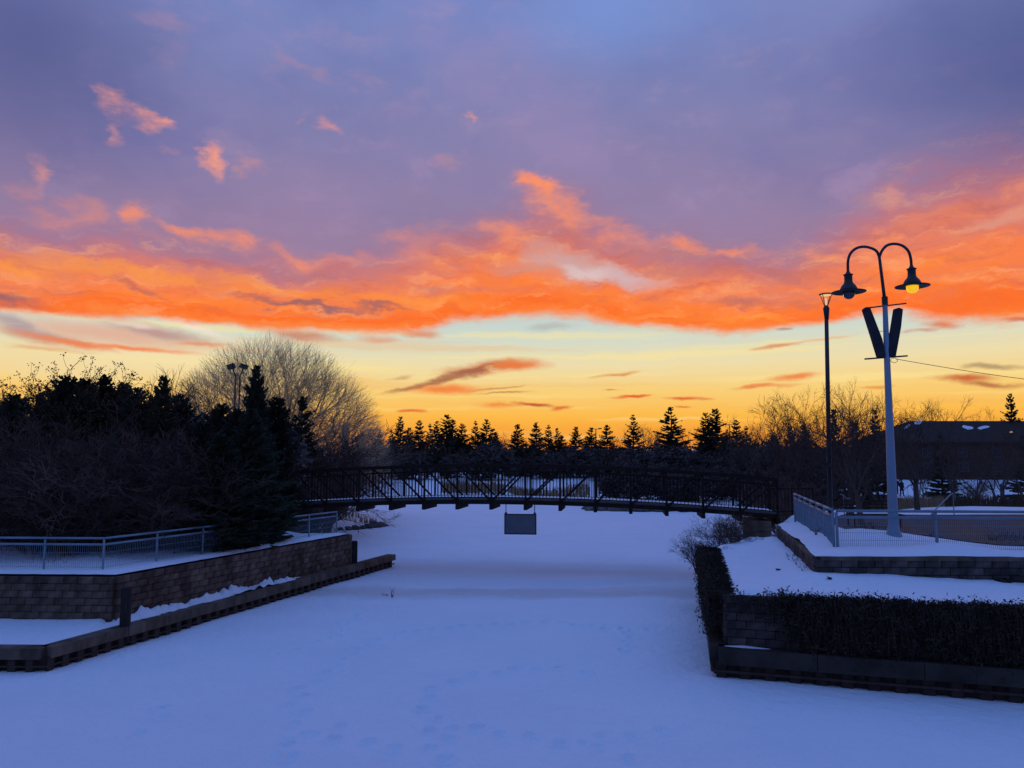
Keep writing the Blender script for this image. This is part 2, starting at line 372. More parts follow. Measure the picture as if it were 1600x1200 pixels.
def snow_mat(name, tint=1.0):
    def bld(t, b):
        p = worldpos(t)
        n1 = tnoise(t, p, .35, 4); n2 = tnoise(t, p, 2.6, 6, .6); n3 = tnoise(t, tscale(t, p, (1, 2.2, 1)), 14, 4, .6)
        c = tramp(t, n1, [(.3, (.85, .875, .91)), (.7, (.91, .925, .945))])
        # brown tint mixed into the snow colour in a belt across the pond
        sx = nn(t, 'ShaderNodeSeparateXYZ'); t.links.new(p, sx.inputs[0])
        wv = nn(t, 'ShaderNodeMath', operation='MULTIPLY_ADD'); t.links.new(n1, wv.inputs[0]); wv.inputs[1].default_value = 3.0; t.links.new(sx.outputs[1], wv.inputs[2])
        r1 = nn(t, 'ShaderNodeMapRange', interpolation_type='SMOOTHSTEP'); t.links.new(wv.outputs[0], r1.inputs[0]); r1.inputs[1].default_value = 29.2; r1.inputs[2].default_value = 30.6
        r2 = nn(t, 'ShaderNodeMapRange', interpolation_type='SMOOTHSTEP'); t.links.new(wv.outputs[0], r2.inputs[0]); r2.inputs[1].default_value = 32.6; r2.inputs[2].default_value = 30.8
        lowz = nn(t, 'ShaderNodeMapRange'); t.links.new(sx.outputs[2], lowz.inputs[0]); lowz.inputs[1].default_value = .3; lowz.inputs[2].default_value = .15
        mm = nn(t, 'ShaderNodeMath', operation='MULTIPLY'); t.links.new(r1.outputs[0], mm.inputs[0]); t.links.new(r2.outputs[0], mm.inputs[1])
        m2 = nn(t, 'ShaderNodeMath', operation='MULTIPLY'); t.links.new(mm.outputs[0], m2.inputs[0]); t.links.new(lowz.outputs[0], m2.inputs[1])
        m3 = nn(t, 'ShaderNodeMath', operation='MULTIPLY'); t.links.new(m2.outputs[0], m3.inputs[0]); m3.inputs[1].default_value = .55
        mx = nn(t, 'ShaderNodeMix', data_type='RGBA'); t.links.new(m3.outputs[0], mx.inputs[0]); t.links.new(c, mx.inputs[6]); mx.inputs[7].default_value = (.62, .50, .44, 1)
        t.links.new(mx.outputs[2], b.inputs['Base Color'])
        b.inputs['Roughness'].default_value = .75; b.inputs['Specular IOR Level'].default_value = .25
        a = nn(t, 'ShaderNodeMath', operation='MULTIPLY_ADD'); t.links.new(n3, a.inputs[0]); a.inputs[1].default_value = .16; t.links.new(n2, a.inputs[2])
        tbump(t, b, a.outputs[0], .11)
    return material(name, bld)
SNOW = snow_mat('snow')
STEEL = plain('weathered_bridge_steel', [(.35, (.016, .012, .010)), (.65, (.034, .022, .017))], 6, .85, .002)
BALUSTER = plain('dark_baluster_steel', [(.35, (.014, .011, .010)), (.65, (.026, .019, .016))], 6, .85)
BLOCK = plain('split_face_block', [(.25, (.080, .050, .036)), (.5, (.130, .084, .060)), (.75, (.19, .128, .094))], 5, .92, .012, per_object=.30, stain=.5)
GREYBLOCK = plain('dark_grey_block', [(.25, (.050, .040, .036)), (.5, (.082, .067, .060)), (.75, (.125, .104, .094))], 5, .92, .012, per_object=.3, stain=.5)
MORTAR = plain('wall_mortar', [(.3, (.045, .030, .023)), (.7, (.075, .052, .040))], 8, .95, .005)
CONCRETE = plain('stained_concrete', [(.25, (.080, .055, .038)), (.5, (.145, .105, .074)), (.8, (.21, .165, .125))], 1.4, .9, .006, stretch=(1, 1, .45), world=True, stain=.45)
DARKCONC = plain('wet_dark_concrete', [(.3, (.030, .024, .020)), (.52, (.055, .045, .038)), (.68, (.075, .062, .052)), (.8, (.15, .125, .105))], 1.1, .85, .01, world=True)
PILE = plain('rusted_sheet_pile', [(.3, (.035, .026, .022)), (.55, (.065, .045, .036)), (.75, (.10, .066, .05))], 3, .75, .004, world=True)
TIMBER = plain('dark_timber', [(.3, (.022, .018, .016)), (.7, (.05, .042, .037))], 6, .85, .006, stretch=(4, 4, .5))
FENCE = plain('blue_grey_fence_paint', [(.3, (.13, .21, .27)), (.7, (.18, .27, .33))], 3, .42)
FENCE_L = plain('galvanised_fence_paint', [(.3, (.16, .25, .31)), (.7, (.22, .31, .37))], 3, .40)
LAMPPAINT = plain('pale_lamp_post_paint', [(.3, (.17, .26, .34)), (.7, (.22, .32, .40))], 2, .4, stretch=(1, 1, .2))
DARKMETAL = plain('dark_lamp_metal', [(.3, (.020, .020, .024)), (.7, (.035, .033, .036))], 4, .45)
BARK = plain('grey_brown_bark', [(.3, (.050, .040, .034)), (.7, (.12, .10, .085))], 7, .9, .01, stretch=(3, 3, .6))
TWIG = plain('brown_twig', [(.3, (.055, .038, .030)), (.7, (.10, .070, .055))], 1.5, .85)
PALETWIG = plain('pale_willow_twig', [(.3, (.50, .36, .19)), (.7, (.64, .48, .28))], .8, .8)
REDTWIG = plain('red_brown_twig', [(.3, (.060, .042, .034)), (.7, (.125, .080, .062))], 1.2, .85, per_object=.45)
NEEDLE = plain('spruce_needles', [(.3, (.028, .036, .022)), (.55, (.046, .056, .034)), (.75, (.068, .076, .044))], 2.2, .8, per_object=.35)
NEEDLE2 = plain('cedar_foliage', [(.3, (.040, .042, .030)), (.55, (.062, .062, .044)), (.75, (.09, .086, .06))], 2.0, .85, per_object=.35)
THICKET = plain('dark_thicket_twig', [(.3, (.055, .045, .040)), (.55, (.090, .074, .066)), (.75, (.13, .108, .096))], 2.0, .9, per_object=.3)
LEAF = plain('withered_leaf', [(.3, (.05, .032, .02)), (.7, (.11, .066, .038))], 5, .8)
REED = plain('dry_reed', [(.3, (.20, .13, .075)), (.7, (.34, .24, .14))], 1.6, .85)
ROCK = plain('shore_rock', [(.3, (.06, .052, .046)), (.7, (.17, .15, .135))], 2.5, .9, .03, per_object=.3)
VINE = plain('bare_vine_and_dead_leaf', [(.3, (.026, .020, .016)), (.55, (.055, .040, .030)), (.78, (.10, .070, .048))], 3.2, .9)
PLAZA = plain('bare_paved_ground', [(.3, (.085, .058, .044)), (.7, (.135, .098, .076))], 3, .9, .01, world=True)
WALLBRICK = plain('dark_brick_facade', [(.3, (.070, .038, .028)), (.7, (.10, .058, .043))], 1.1, .95)
ROOF = plain('dark_shingle_roof', [(.3, (.040, .028, .024)), (.7, (.062, .045, .040))], 2, .95)
GLASS = plain('dark_window_glass', [(.3, (.02, .022, .028)), (.7, (.035, .038, .046))], 1, .12)
TRIM = plain('pale_window_trim', [(.3, (.10, .09, .085)), (.7, (.14, .13, .12))], 4, .6)
CLOTH = plain('dark_winter_clothes', [(.3, (.016, .016, .020)), (.7, (.034, .033, .040))], 8, .9)
SKIN = plain('face_skin', [(.3, (.36, .22, .16)), (.7, (.45, .29, .21))], 8, .6)
SIGNM = plain('grey_sign_metal', [(.3, (.10, .11, .13)), (.7, (.16, .17, .19))], 1.2, .55, .002)
BANNER = plain('dark_banner_fabric', [(.3, (.020, .022, .030)), (.7, (.040, .042, .052))], 3, .9)
WOOD = plain('bench_slat_wood', [(.3, (.045, .030, .022)), (.7, (.085, .06, .044))], 3, .7)
def emit(name, colr, s, grad=False):
    def bld(t, b):
        n = tnoise(t, objcoord(t), 9, 3)
        c = tramp(t, n, [(.3, tuple(k * .8 for k in colr)), (.7, colr)])
        t.links.new(c, b.inputs['Emission Color']); b.inputs['Emission Strength'].default_value = s
        b.inputs['Base Color'].default_value = (.25, .18, .04, 1); b.inputs['Roughness'].default_value = .3
    return material(name, bld)
GLOBE_LIT = emit('lit_globe', (1.0, .56, .0), 1.0)
LED = emit('lit_lantern', (1.0, .74, .40), .8)
GLOBE_OFF = plain('unlit_globe', [(.3, (.05, .05, .055)), (.7, (.08, .08, .09))], 5, .2)

# ------------------------------------------------------------------ the setting: pond, banks
rng = random.Random(11)
def fbm(x, y, sc, o=3):
    return mnoise.fractal(Vector((x * sc, y * sc, 3.7)), 1.0, 2.0, o)
def sstep(a, b, x):
    t = np.clip((np.asarray(x, float) - a) / (b - a), 0, 1); return t * t * (3 - 2 * t)

# frozen pond: snow-covered ice with drifts, ski lines and foot tracks pressed into it
def axis(segs):
    out = []
    for a, b, s in segs: out += list(np.arange(a, b, s))
    return np.array(out)
gx = axis([(-90, -30, 5), (-30, -12.5, .5), (-12.5, 8.0, .055), (8.0, 30, .5), (30, 95, 5)])
gy = axis([(-60, 4, 3), (4, 9, .4), (9, 30, .055), (30, 45, .2), (45, 70, .5), (70, 140, 2.5)])
X, Y = np.meshgrid(gx, gy)
def track(path, step, rad, depth, wob=.09):
    """dents along a photo-pixel path lying on the ice"""
    pts = []
    for (px, py) in path:
        d = ray(px, py); k = -CAMZ / d.z; pts.append((d.x * k, d.y * k))
    out = []; side = 1
    for (x0, y0), (x1, y1) in zip(pts, pts[1:]):
        L = math.hypot(x1 - x0, y1 - y0); n = max(1, int(L / step))
        for i in range(n):
            t = (i + .5) / n; side = -side
            nx, ny = -(y1 - y0) / L, (x1 - x0) / L
            out.append((x0 + (x1 - x0) * t + nx * side * wob + rng.uniform(-.04, .04), y0 + (y1 - y0) * t + ny * side * wob + rng.uniform(-.05, .05), rad * rng.uniform(.8, 1.2), depth * rng.uniform(.7, 1.2)))
    return out
dents = []
dents += track([(440, 1195), (470, 1140), (462, 1105), (478, 1070), (520, 1045), (560, 1010), (640, 985), (760, 975), (860, 972), (985, 985), (975, 1020)], .46, .085, .12)
dents += track([(690, 1165), (672, 1120), (660, 1100), (685, 1070), (760, 1052), (850, 1045), (940, 1050)], .46, .085, .12)
dents += track([(500, 1150), (600, 1165), (690, 1180), (720, 1195)], .46, .085, .12)
dents += track([(690, 1135), (800, 1150), (900, 1165), (1010, 1190)], .46, .08, .11)
dents += track([(890, 1165), (960, 1150), (1060, 1145)], .46, .075, .09)
dents += track([(400, 1195), (440, 1165), (500, 1140), (560, 1135)], .46, .08, .10)
dents += track([(560, 960), (520, 1000), (470, 1010), (420, 1030)], .5, .08, .10)
dents += track([(840, 968), (900, 975), (960, 978), (1030, 985)], .46, .08, .11)
dents += track([(270, 1100), (240, 1130), (210, 1160)], .5, .075, .09)
Z = np.zeros_like(X)
Z += .035 * np.sin(X * .23 + 1.1) * np.sin(Y * .17) + .015 * np.sin(X * .9 + Y * .31) * np.sin(Y * .55 + 2)
Z += .008 * np.sin(Y * 2.1 + np.sin(X * .4) * 2)
for (x, y, r, d) in dents:
    i0, i1 = np.searchsorted(gx, [x - r * 2.5, x + r * 2.5]); j0, j1 = np.searchsorted(gy, [y - r * 3, y + r * 3])
    q = ((X[j0:j1, i0:i1] - x) / r) ** 2 + ((Y[j0:j1, i0:i1] - y) / (r * 1.35)) ** 2
    Z[j0:j1, i0:i1] += -d * np.exp(-q) + d * .35 * np.exp(-(np.sqrt(q) - 1.7) ** 2 * 3)
for (a, b, w, d) in (((580, 872), (1088, 890), .16, .05), ((620, 895), (1088, 893), .14, .04), ((760, 862), (900, 830), .14, .04), ((640, 812), (1090, 806), .2, .04), ((600, 850), (1090, 846), .16, .04), ((600, 918), (1090, 908), .5, .06), ((540, 905), (1085, 921), .8, .05), ((640, 935), (1050, 930), .3, .03)):
    A = ray(*a); A *= -CAMZ / A.z; B = ray(*b); B *= -CAMZ / B.z
    L = math.hypot(B.x - A.x, B.y - A.y); ux, uy = (B.x - A.x) / L, (B.y - A.y) / L
    s_ = (X - A.x) * ux + (Y - A.y) * uy; q = -(X - A.x) * uy + (Y - A.y) * ux + .12 * np.sin(s_ * .7 + a[0])
    Z += (-d * np.exp(-(q / w) ** 2) + .5 * d * np.exp(-((np.abs(q) - 2 * w) / w) ** 2)) * sstep(0, 2, s_) * sstep(L, L - 2, s_)
ny_, nx_ = X.shape
me = bpy.data.meshes.new('frozen_pond')
me.vertices.add(nx_ * ny_)
me.vertices.foreach_set('co', np.stack([X, Y, Z], -1).astype(np.float32).ravel())
idx = np.arange(nx_ * ny_).reshape(ny_, nx_)
quads = np.stack([idx[:-1, :-1], idx[:-1, 1:], idx[1:, 1:], idx[1:, :-1]], -1).reshape(-1, 4)
me.loops.add(quads.size); me.loops.foreach_set('vertex_index', quads.ravel().astype(np.int32))
me.polygons.add(len(quads)); me.polygons.foreach_set('loop_start', np.arange(0, quads.size, 4, dtype=np.int32))
me.polygons.foreach_set('use_smooth', np.ones(len(quads), bool))
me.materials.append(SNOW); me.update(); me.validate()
tag(link('frozen_pond', me), 'snow covered frozen pond crossed by faint tracks', kind='structure')
g = MB(); g.v = [(-3000, -3000, -.6), (3000, -3000, -.6), (3000, 3000, -.6), (-3000, 3000, -.6)]; g.f = [(0, 1, 2, 3)]
tag(g.build('ground', SNOW), 'snowy ground reaching the horizon', kind='structure')

# land around the pond: one sheet, its shore partly walls, partly natural banks
WL = [(-26, 22.4), (-10.85, 21.5), (-6.8, 33.0), (-8.2, 33.9)]                      # foot line of the left upper wall
WR = [(26, 19.6), (7.8, 20.2), (9.9, 29.0), (10.3, 31.2)]                           # right upper wall
shore_r = [(10.3, 31.2), (9.9, 33.0), (13, 38), (18, 46), (21, 57), (18, 69), (12, 72), (6.8, 73.5), (5.5, 80), (6, 92), (2, 104), (-8, 110), (-20, 106), (-29, 92), (-27, 76), (-20, 63.5),
           (-14, 59.5), (-10.2, 58.2), (-9.0, 56.6), (-11, 54.4), (-14.5, 52), (-15.5, 48), (-14, 42), (-11.5, 37.2), (-8.2, 33.9)]
poly = [(-700, 22.4), (-700, 1200), (700, 1200), (700, 19.6)] + [WR[0]] + WR[1:] + shore_r[1:] + [(-6.8, 33.0), (-10.85, 21.5), (-26, 22.4)]
PA = np.array(poly)
def inside_poly(p):
    x, y = p[:, 0], p[:, 1]; r = np.zeros(len(p), bool); j = len(PA) - 1
    for i in range(len(PA)):
        c = ((PA[i, 1] > y) != (PA[j, 1] > y)) & (x < (PA[j, 0] - PA[i, 0]) * (y - PA[i, 1]) / (PA[j, 1] - PA[i, 1] + 1e-12) + PA[i, 0])
        r ^= c; j = i
    return r
def dist_line(p, line):
    d = np.full(len(p), 1e9)
    for a, b in zip(line, line[1:]):
        a = np.array(a); b = np.array(b); ab = b - a
        t = np.clip(((p - a) @ ab) / (ab @ ab), 0, 1)
        d = np.minimum(d, np.linalg.norm(p - (a + t[:, None] * ab), axis=1))
    return d
TL, TR = 1.80, 2.46
def land_h(p):
    p = np.asarray(p, float).reshape(-1, 2); x, y = p[:, 0], p[:, 1]
    left = TL * (1 - sstep(40, 62, y)) + 1.0 * sstep(40, 62, y)
    right = TR * (1 - sstep(36, 66, y)) + .85 * sstep(36, 66, y)
    h = np.where(x < 0, left, right)
    h = h + 1.6 * sstep(79, 93, y) * sstep(16, 34, x)
    h = h + 2.2 * sstep(118, 175, y) + 4.0 * sstep(170, 420, y)
    ds = dist_line(p, shore_r)
    h = h * sstep(-.2, np.where(y < 36, 1.6, 7.0), ds) - .06 * (ds < .05)
    h = h + .55 * np.exp(-(((x + 12.0) / 2.0) ** 2 + ((y - 56.8) / 1.1) ** 2)) * sstep(0, 1.0, ds)
    dw = np.minimum(dist_line(p, WL), dist_line(p, WR))
    h = h + .07 * sstep(0, .22, dw) * (dw < 40)                                  # rounded snow lip on the walls
    bump = np.array([.10 * fbm(a, b, .22) + .05 * fbm(a + 31, b, .9, 2) for a, b in p]) * sstep(.1, 1.5, np.minimum(ds, dw))
    # the mound of cleared snow around the lamp post
    m = .34 * np.exp(-(((x - 10.6) / 1.7) ** 2 + ((y - 23.2) / 1.5) ** 2)) + .22 * np.exp(-(((x - 11.6) / 1.0) ** 2 + ((y - 20.9) / .5) ** 2))
    flat = ((x > 11.2) & (y > 21.6) & (y < 35) & (x < 40))
    return h + np.where(flat, bump * .15, bump) + m
def cdt_sheet(name, outline, pts, hfun, mat, label, kind='structure', jitter=False):
    loop = []
    for a, b in zip(outline, outline[1:] + outline[:1]):
        L = math.dist(a, b); n = max(1, int(L / .25)) if L < 40 else max(1, int(L / 40))
        loop += [(a[0] + (b[0] - a[0]) * i / n, a[1] + (b[1] - a[1]) * i / n) for i in range(n)]
    vs = [Vector(p) for p in loop] + [Vector(p) for p in pts]
    n = len(loop)
    r = delaunay_2d_cdt(vs, [(i, (i + 1) % n) for i in range(n)], [list(range(n))], 1, 1e-4)
    co = np.array([tuple(v) for v in r[0]])
    if jitter:                                                                     # uneven snow edge along the wall tops
        e = np.minimum(dist_line(co, WL), dist_line(co, WR)) < .02
        for i in np.nonzero(e)[0]:
            x, y = co[i]; co[i] = (x + .06 * fbm(x, y, 1.7, 2), y + .06 * fbm(x + 9, y, 1.7, 2))
    z = hfun(co)
    m = MB(); m.v = [(a, b, c) for (a, b), c in zip(co.tolist(), z.tolist())]
    m.f = [tuple(f) for f in r[2]]
    o = m.build(name, mat, smooth=True)
    b = bmesh.new(); b.from_mesh(o.data); bmesh.ops.recalc_face_normals(b, faces=b.faces)
    if sum(f.normal.z for f in b.faces) < 0: bmesh.ops.reverse_faces(b, faces=b.faces)
    b.to_mesh(o.data); b.free(); o.data.polygons.foreach_set('use_smooth', [True] * len(o.data.polygons))
    return tag(o, label, kind=kind)
def jgrid(x0, x1, y0, y1, s):
    return [(x + rng.uniform(-.3, .3) * s, y + rng.uniform(-.3, .3) * s) for x in np.arange(x0, x1, s) for y in np.arange(y0, y1, s)]
cand = jgrid(-22, 22, 19, 42, .55) + jgrid(-45, 45, 42, 125, 2.2) + jgrid(-45, -22, 22, 42, 2.2) + jgrid(22, 45, 19, 42, 2.2) + jgrid(-140, 140, 125, 260, 9) + jgrid(-140, -45, 22, 125, 9) + jgrid(45, 140, 20, 125, 9) + jgrid(-690, 690, 260, 1190, 60) + jgrid(-690, -140, 30, 260, 45) + jgrid(140, 690, 30, 260, 45)
for line in (WL, WR):                                                              # dense rows just behind the wall tops
    for a, b in zip(line, line[1:]):
        L = math.dist(a, b)
        for off in (.08, .2, .4):
            for i in range(int(L / .3)):
                t = i * .3 / L
                for sgn in (-1, 1): cand.append((a[0] + (b[0] - a[0]) * t - (b[1] - a[1]) / L * off * sgn, a[1] + (b[1] - a[1]) * t + (b[0] - a[0]) / L * off * sgn))
cand = np.array(cand)
keep = inside_poly(cand)
cand = cand[keep]; dd = np.minimum(dist_line(cand, poly + poly[:1]), 9e9); cand = cand[dd > .06]
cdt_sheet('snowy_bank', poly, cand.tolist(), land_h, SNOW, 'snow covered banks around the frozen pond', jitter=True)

# cleared paved ground behind the right-hand fence
plz = [(11.3, 26.4), (12.0, 24.6), (12.9, 23.0), (13.6, 22.0), (15, 21.7), (24, 21.7), (27, 33.5), (14.0, 33.2), (12.0, 30.0)]
def plz_h(p): return land_h(p) * 0 + np.maximum(land_h(p), TR + .06) + .03
cdt_sheet('plaza', plz, [q for q in jgrid(11.5, 26, 22, 33, .7) if inside_poly(np.array([q]))[0] and q[0] > 12.2 + max(0, 25.5 - q[1]) * .5], plz_h, PLAZA, 'bare brown paved ground free of snow')

# ---- left: lower cap wall with sheet piling, snow ledge, upper block wall
def block_meshes(L, H, D, n=6, seed=3, mat=BLOCK):
    out = []
    for k in range(n):
        r = random.Random(seed + k)
        b = bmesh.new(); bmesh.ops.create_cube(b, size=1)
        for v in b.verts: v.co = Vector((v.co.x * L, v.co.y * D, v.co.z * H))
        bmesh.ops.bevel(b, geom=[e for e in b.edges], offset=.014, segments=1, affect='EDGES')
        for v in b.verts:
            if v.co.y < 0: v.co.y += r.uniform(-.014, .014)
        me = bpy.data.meshes.new('stone_block'); b.to_mesh(me); b.free(); me.materials.append(mat); out.append(me)
    return out
BL, BH = .42, .19
BM = block_meshes(BL - .009, BH - .009, .16)
BMG = block_meshes(BL - .009, BH - .009, .16, mat=GREYBLOCK)
def block_run(parent, p0, p1, z0, courses, skip=None, bl=BL, kinds=BM):
    """courses of blocks from p0 to p1; the outer face looks to the right of p0->p1"""
    d = Vector((p1[0] - p0[0], p1[1] - p0[1], 0)); L = d.length; d.normalize()
    ang = math.atan2(d.y, d.x); org = parent_origin(parent); cnt = 0
    for c in range(courses):
        s = -bl * (.5 if c % 2 else 0)
        while s < L - .05:
            a, b = max(s, 0), min(s + bl, L)
            s += bl
            if b - a < .06: continue
            m = (a + b) / 2
            if skip and skip(m, c): continue
            o = link('stone_block', rng.choice(kinds), parent)
            q = Vector((p0[0], p0[1], 0)) + d * m
            out = Vector((d.y, -d.x, 0)) * rng.uniform(-.004, .012)
            o.location = q + out + Vector((0, 0, z0 + BH * (c + .5))) - org
            o.rotation_euler = (0, rng.uniform(-.004, .004), ang)
            o.scale = ((b - a) / bl, 1, 1)
            cnt += 1
    return cnt
def pile_wall(parent, pts, z0, z1, amp=.07, pitch=.42):
    m = MB(); prof = []
    for a, b in zip(pts, pts[1:]):
        d = Vector((b[0] - a[0], b[1] - a[1], 0)); L = d.length; d.normalize(); nrm = Vector((d.y, -d.x, 0))
        n = max(1, int(L / pitch))
        for i in range(n):
            for t, k in ((0, 1), (.40, 1), (.5, -1), (.9, -1)):
                q = Vector((a[0], a[1], 0)) + d * ((i + t) * L / n) + nrm * (k * amp); prof.append((q.x, q.y))
    for i, (x, y) in enumerate(prof): m.v += [(x, y, z0), (x, y, z1)]
    for i in range(len(prof) - 1): m.f.append((2 * i, 2 * i + 2, 2 * i + 3, 2 * i + 1))
    return m.build('sheet_piling', PILE, parent)
CAPL = [(-30, 19.1), (-10.9, 18.6), (-5.4, 36.2)]
def offset_line(pts, d):
    """parallel polyline on the left-hand side by d"""
    out = []
    for i, p in enumerate(pts):
        a = Vector(pts[max(i - 1, 0)]); b = Vector(pts[min(i + 1, len(pts) - 1)]); p = Vector(p)
        if 0 < i < len(pts) - 1:
            u = (p - a).normalized(); w = (b - p).normalized(); n = (Vector((-u.y, u.x)) + Vector((-w.y, w.x)))
            n = n.normalized() * (d / max(.3, n.normalized().dot(Vector((-u.y, u.x)))))
        else:
            u = (b - a).normalized(); n = Vector((-u.y, u.x)) * d
        out.append((p.x + n.x, p.y + n.y))
    return out
capw = thing('quay_wall', 'low brown concrete quay beam on sheet piling along the pond, below the long block wall', 'wall', (-10.9, 18.6, 0))
for a, b in ((0, 1), (1, 2)):
    A, B = Vector(offset_line(CAPL, .16)[a]), Vector(offset_line(CAPL, .16)[b])
    n = 3 if a == 0 else 5                                                        # cast in lengths, with joints between
    for i in range(n):
        p, q = A.lerp(B, i / n), A.lerp(B, (i + 1) / n); u = (q - p).normalized() * .006
        m = MB(); m.bar((p.x + u.x, p.y + u.y, .415), (q.x - u.x, q.y - u.y, .415), .42 if (a + i) % 2 else .412, .25)
        m.build('cap_beam', CONCRETE, capw)
pile_wall(capw, offset_line(CAPL, .08), -.5, .31, .075)
m = MB(); A, B = offset_line(CAPL, -.02)[1], offset_line(CAPL, -.02)[2]
for a, b in ((offset_line(CAPL, .02)[0], offset_line(CAPL, .02)[1]), (offset_line(CAPL, .02)[1], offset_line(CAPL, .02)[2])): m.bar((a[0], a[1], .12), (b[0], b[1], .12), .05, .04)
m.build('waler', PILE, capw)
# snow ledge between beam and wall
led = [(-30, 19.2)] + [offset_line(CAPL, .30)[1]] + [(-6.35, 33.7)] + [(-6.78, 32.9), (-10.8, 21.6), (-26, 22.5), (-30, 22.7)]
def led_h(p):
    x, y = p[:, 0], p[:, 1]
    d0 = dist_line(p, [(-26, 22.4), (-10.85, 21.5), (-6.8, 33)])
    lump = np.array([max(0, .5 + fbm(a, b, 4.6, 3)) for a, b in p])
    along = sstep(21.3, 22.0, y) * (1 - sstep(27.5, 30, y)) * (x > -11.2)
    h = .46 + .07 * sstep(.02, .3, dist_line(p, [led[1], led[2]])) + .02 * np.sin(x * 1.3 + y)
    return h + along * (.03 + .24 * lump * np.exp(-((d0 - .16) / .3) ** 2)) + .10 * np.exp(-(d0 / .5) ** 2) * (x < -11)
ledp = [(a, b) for a, b in jgrid(-29, -6, 19.4, 33.2, .11)]
def in_outline(q, o):
    r = False; j = len(o) - 1
    for i in range(len(o)):
        if (o[i][1] > q[1]) != (o[j][1] > q[1]) and q[0] < (o[j][0] - o[i][0]) * (q[1] - o[i][1]) / (o[j][1] - o[i][1]) + o[i][0]: r = not r
        j = i
    return r
cdt_sheet('snow_ledge', led, [q for q in ledp if in_outline(q, led) and ((q[0] > -11.5 and dist_line(np.array([q]), WL[1:3])[0] < .7) or rng.random() < .3)], led_h, SNOW, 'snow lying on the ledge between quay beam and block wall')
lw = thing('retaining_wall', 'long brown stone block retaining wall under the fence on the tree-covered bank', 'wall', (-10.85, 21.5, .4))
block_run(lw, (-15.6, 21.77), (-10.85, 21.5), .42, 7)
m = MB(); m.bar((-26, 22.4, 1.08), (-15.62, 21.79, 1.08), .15, 1.3); m.build('wall_end', BLOCK, lw)
block_run(lw, (-10.82, 21.52), (-6.8, 33.0), .42, 7)
block_run(lw, (-6.8, 33.04), (-8.2, 33.9), .42, 7)
m = MB(); m.strip([(x, y, .3) for x, y in offset_line(WL[:3], .20)], .3, 1.43); m.build('wall_core', MORTAR, lw)
# ---- right: quay, planter wall, planter snow, upper wall
CAPR = [(6.6, 27.4), (4.5, 18.1), (10.7, 16.15), (20, 13.2)]
capr = thing('quay_wall', 'dark stained concrete quay beam on sheet piling below the vine-covered wall', 'wall', (4.5, 18.1, 0))
cl = offset_line(CAPR, .2)
for i, (a, b, n) in enumerate(((0, 1, 2), (1, 2, 3), (2, 3, 3))):
    A, B = Vector(cl[a]), Vector(cl[b])
    for k in range(n):
        p, q = A.lerp(B, k / n), A.lerp(B, (k + 1) / n); u = (q - p).normalized() * .006
        e0 = .2 if (k == 0 and i == 1) else 0
        m = MB(); m.bar((p.x + u.x, p.y + u.y, .50), (q.x - u.x, q.y - u.y, .50), .40 if (i + k) % 2 else .408, .36)
        m.build('cap_beam', DARKCONC, capr)
pile_wall(capr, offset_line(CAPR, .14), -.5, .4, .05, .5)
m = MB()
for a, b in zip(offset_line(CAPR, .05), offset_line(CAPR, .05)[1:]): m.bar((a[0], a[1], .17), (b[0], b[1], .17), .06, .05)
m.build('waler', PILE, capr)
PW = offset_line(CAPR, .42)
pw = thing('planter_wall', 'stone block planter wall overgrown with dark bare vines beside the pond', 'wall', (PW[1][0], PW[1][1], .6))
NB = 6
block_run(pw, PW[0], PW[1], .68, NB, kinds=BMG)
block_run(pw, PW[1], PW[2], .68, NB, bl=BL, kinds=BMG)
m = MB(); m.strip([(x, y, .5) for x, y in offset_line(PW[:3], .2)], .3, 1.28); m.build('wall_core', MORTAR, pw)
m = MB(); m.strip([(x, y, .5) for x, y in offset_line(PW[2:], .1)], .3, 1.32); m.build('wall_end', BLOCK, pw)
# small patch of snow lying on the quay beam at its corner
m = MB(); A = Vector(offset_line(CAPR, .22)[1]); B = Vector(offset_line(CAPR, .22)[2]); u = (B - A).normalized(); w = Vector((-u.y, u.x))
ring = []
for k in range(14):
    a = 2 * math.pi * k / 14; q = A + u * (.62 + .52 * math.cos(a)) + w * (.04 + .085 * math.sin(a)); ring.append((q.x, q.y, .683))
n0 = len(m.v); m.v += ring; q = A + u * .55 + w * .04; m.v.append((q.x, q.y, .72)); m.f += [(k, (k + 1) % 14, 14) for k in range(14)]
tag(m.build('snow_patch', SNOW, smooth=True), 'small white patch of snow on the quay beam corner', kind='stuff')
pts_pl = offset_line(CAPR, .50)
plo = [pts_pl[1], pts_pl[2], pts_pl[3], (26, 19.55), (7.85, 20.22), (9.95, 29.0), (9.7, 31.0), pts_pl[0]]
def pl_h(p):
    x, y = p[:, 0], p[:, 1]
    dfr = dist_line(p, [pts_pl[0], pts_pl[1], pts_pl[2], pts_pl[3]]); dbk = dist_line(p, [(26, 19.55), (7.85, 20.22), (9.95, 29)])
    b = np.array([.05 * fbm(a, c, .8) + .02 * fbm(a, c, 3, 2) for a, c in p])
    return 1.80 + .09 * sstep(0, .35, dfr) + b + .17 * np.exp(-(dbk / .9) ** 2) * sstep(13, 9, x) - .06 * sstep(9, 13, x)
cdt_sheet('planter_snow', plo, [q for q in jgrid(4.5, 26, 13, 31, .22) if in_outline(q, plo)], pl_h, SNOW, 'smooth snow filling the planter between the two block walls')
uw = thing('terrace_wall', 'stone block terrace wall under the blue-grey fence, rising from the planter snow', 'wall', (7.8, 20.2, 1.7))
block_run(uw, (7.8, 20.22), (17.0, 19.93), 1.62, 4, kinds=BMG)
block_run(uw, (9.9, 29.0), (7.82, 20.2), 1.62, 4, kinds=BMG)
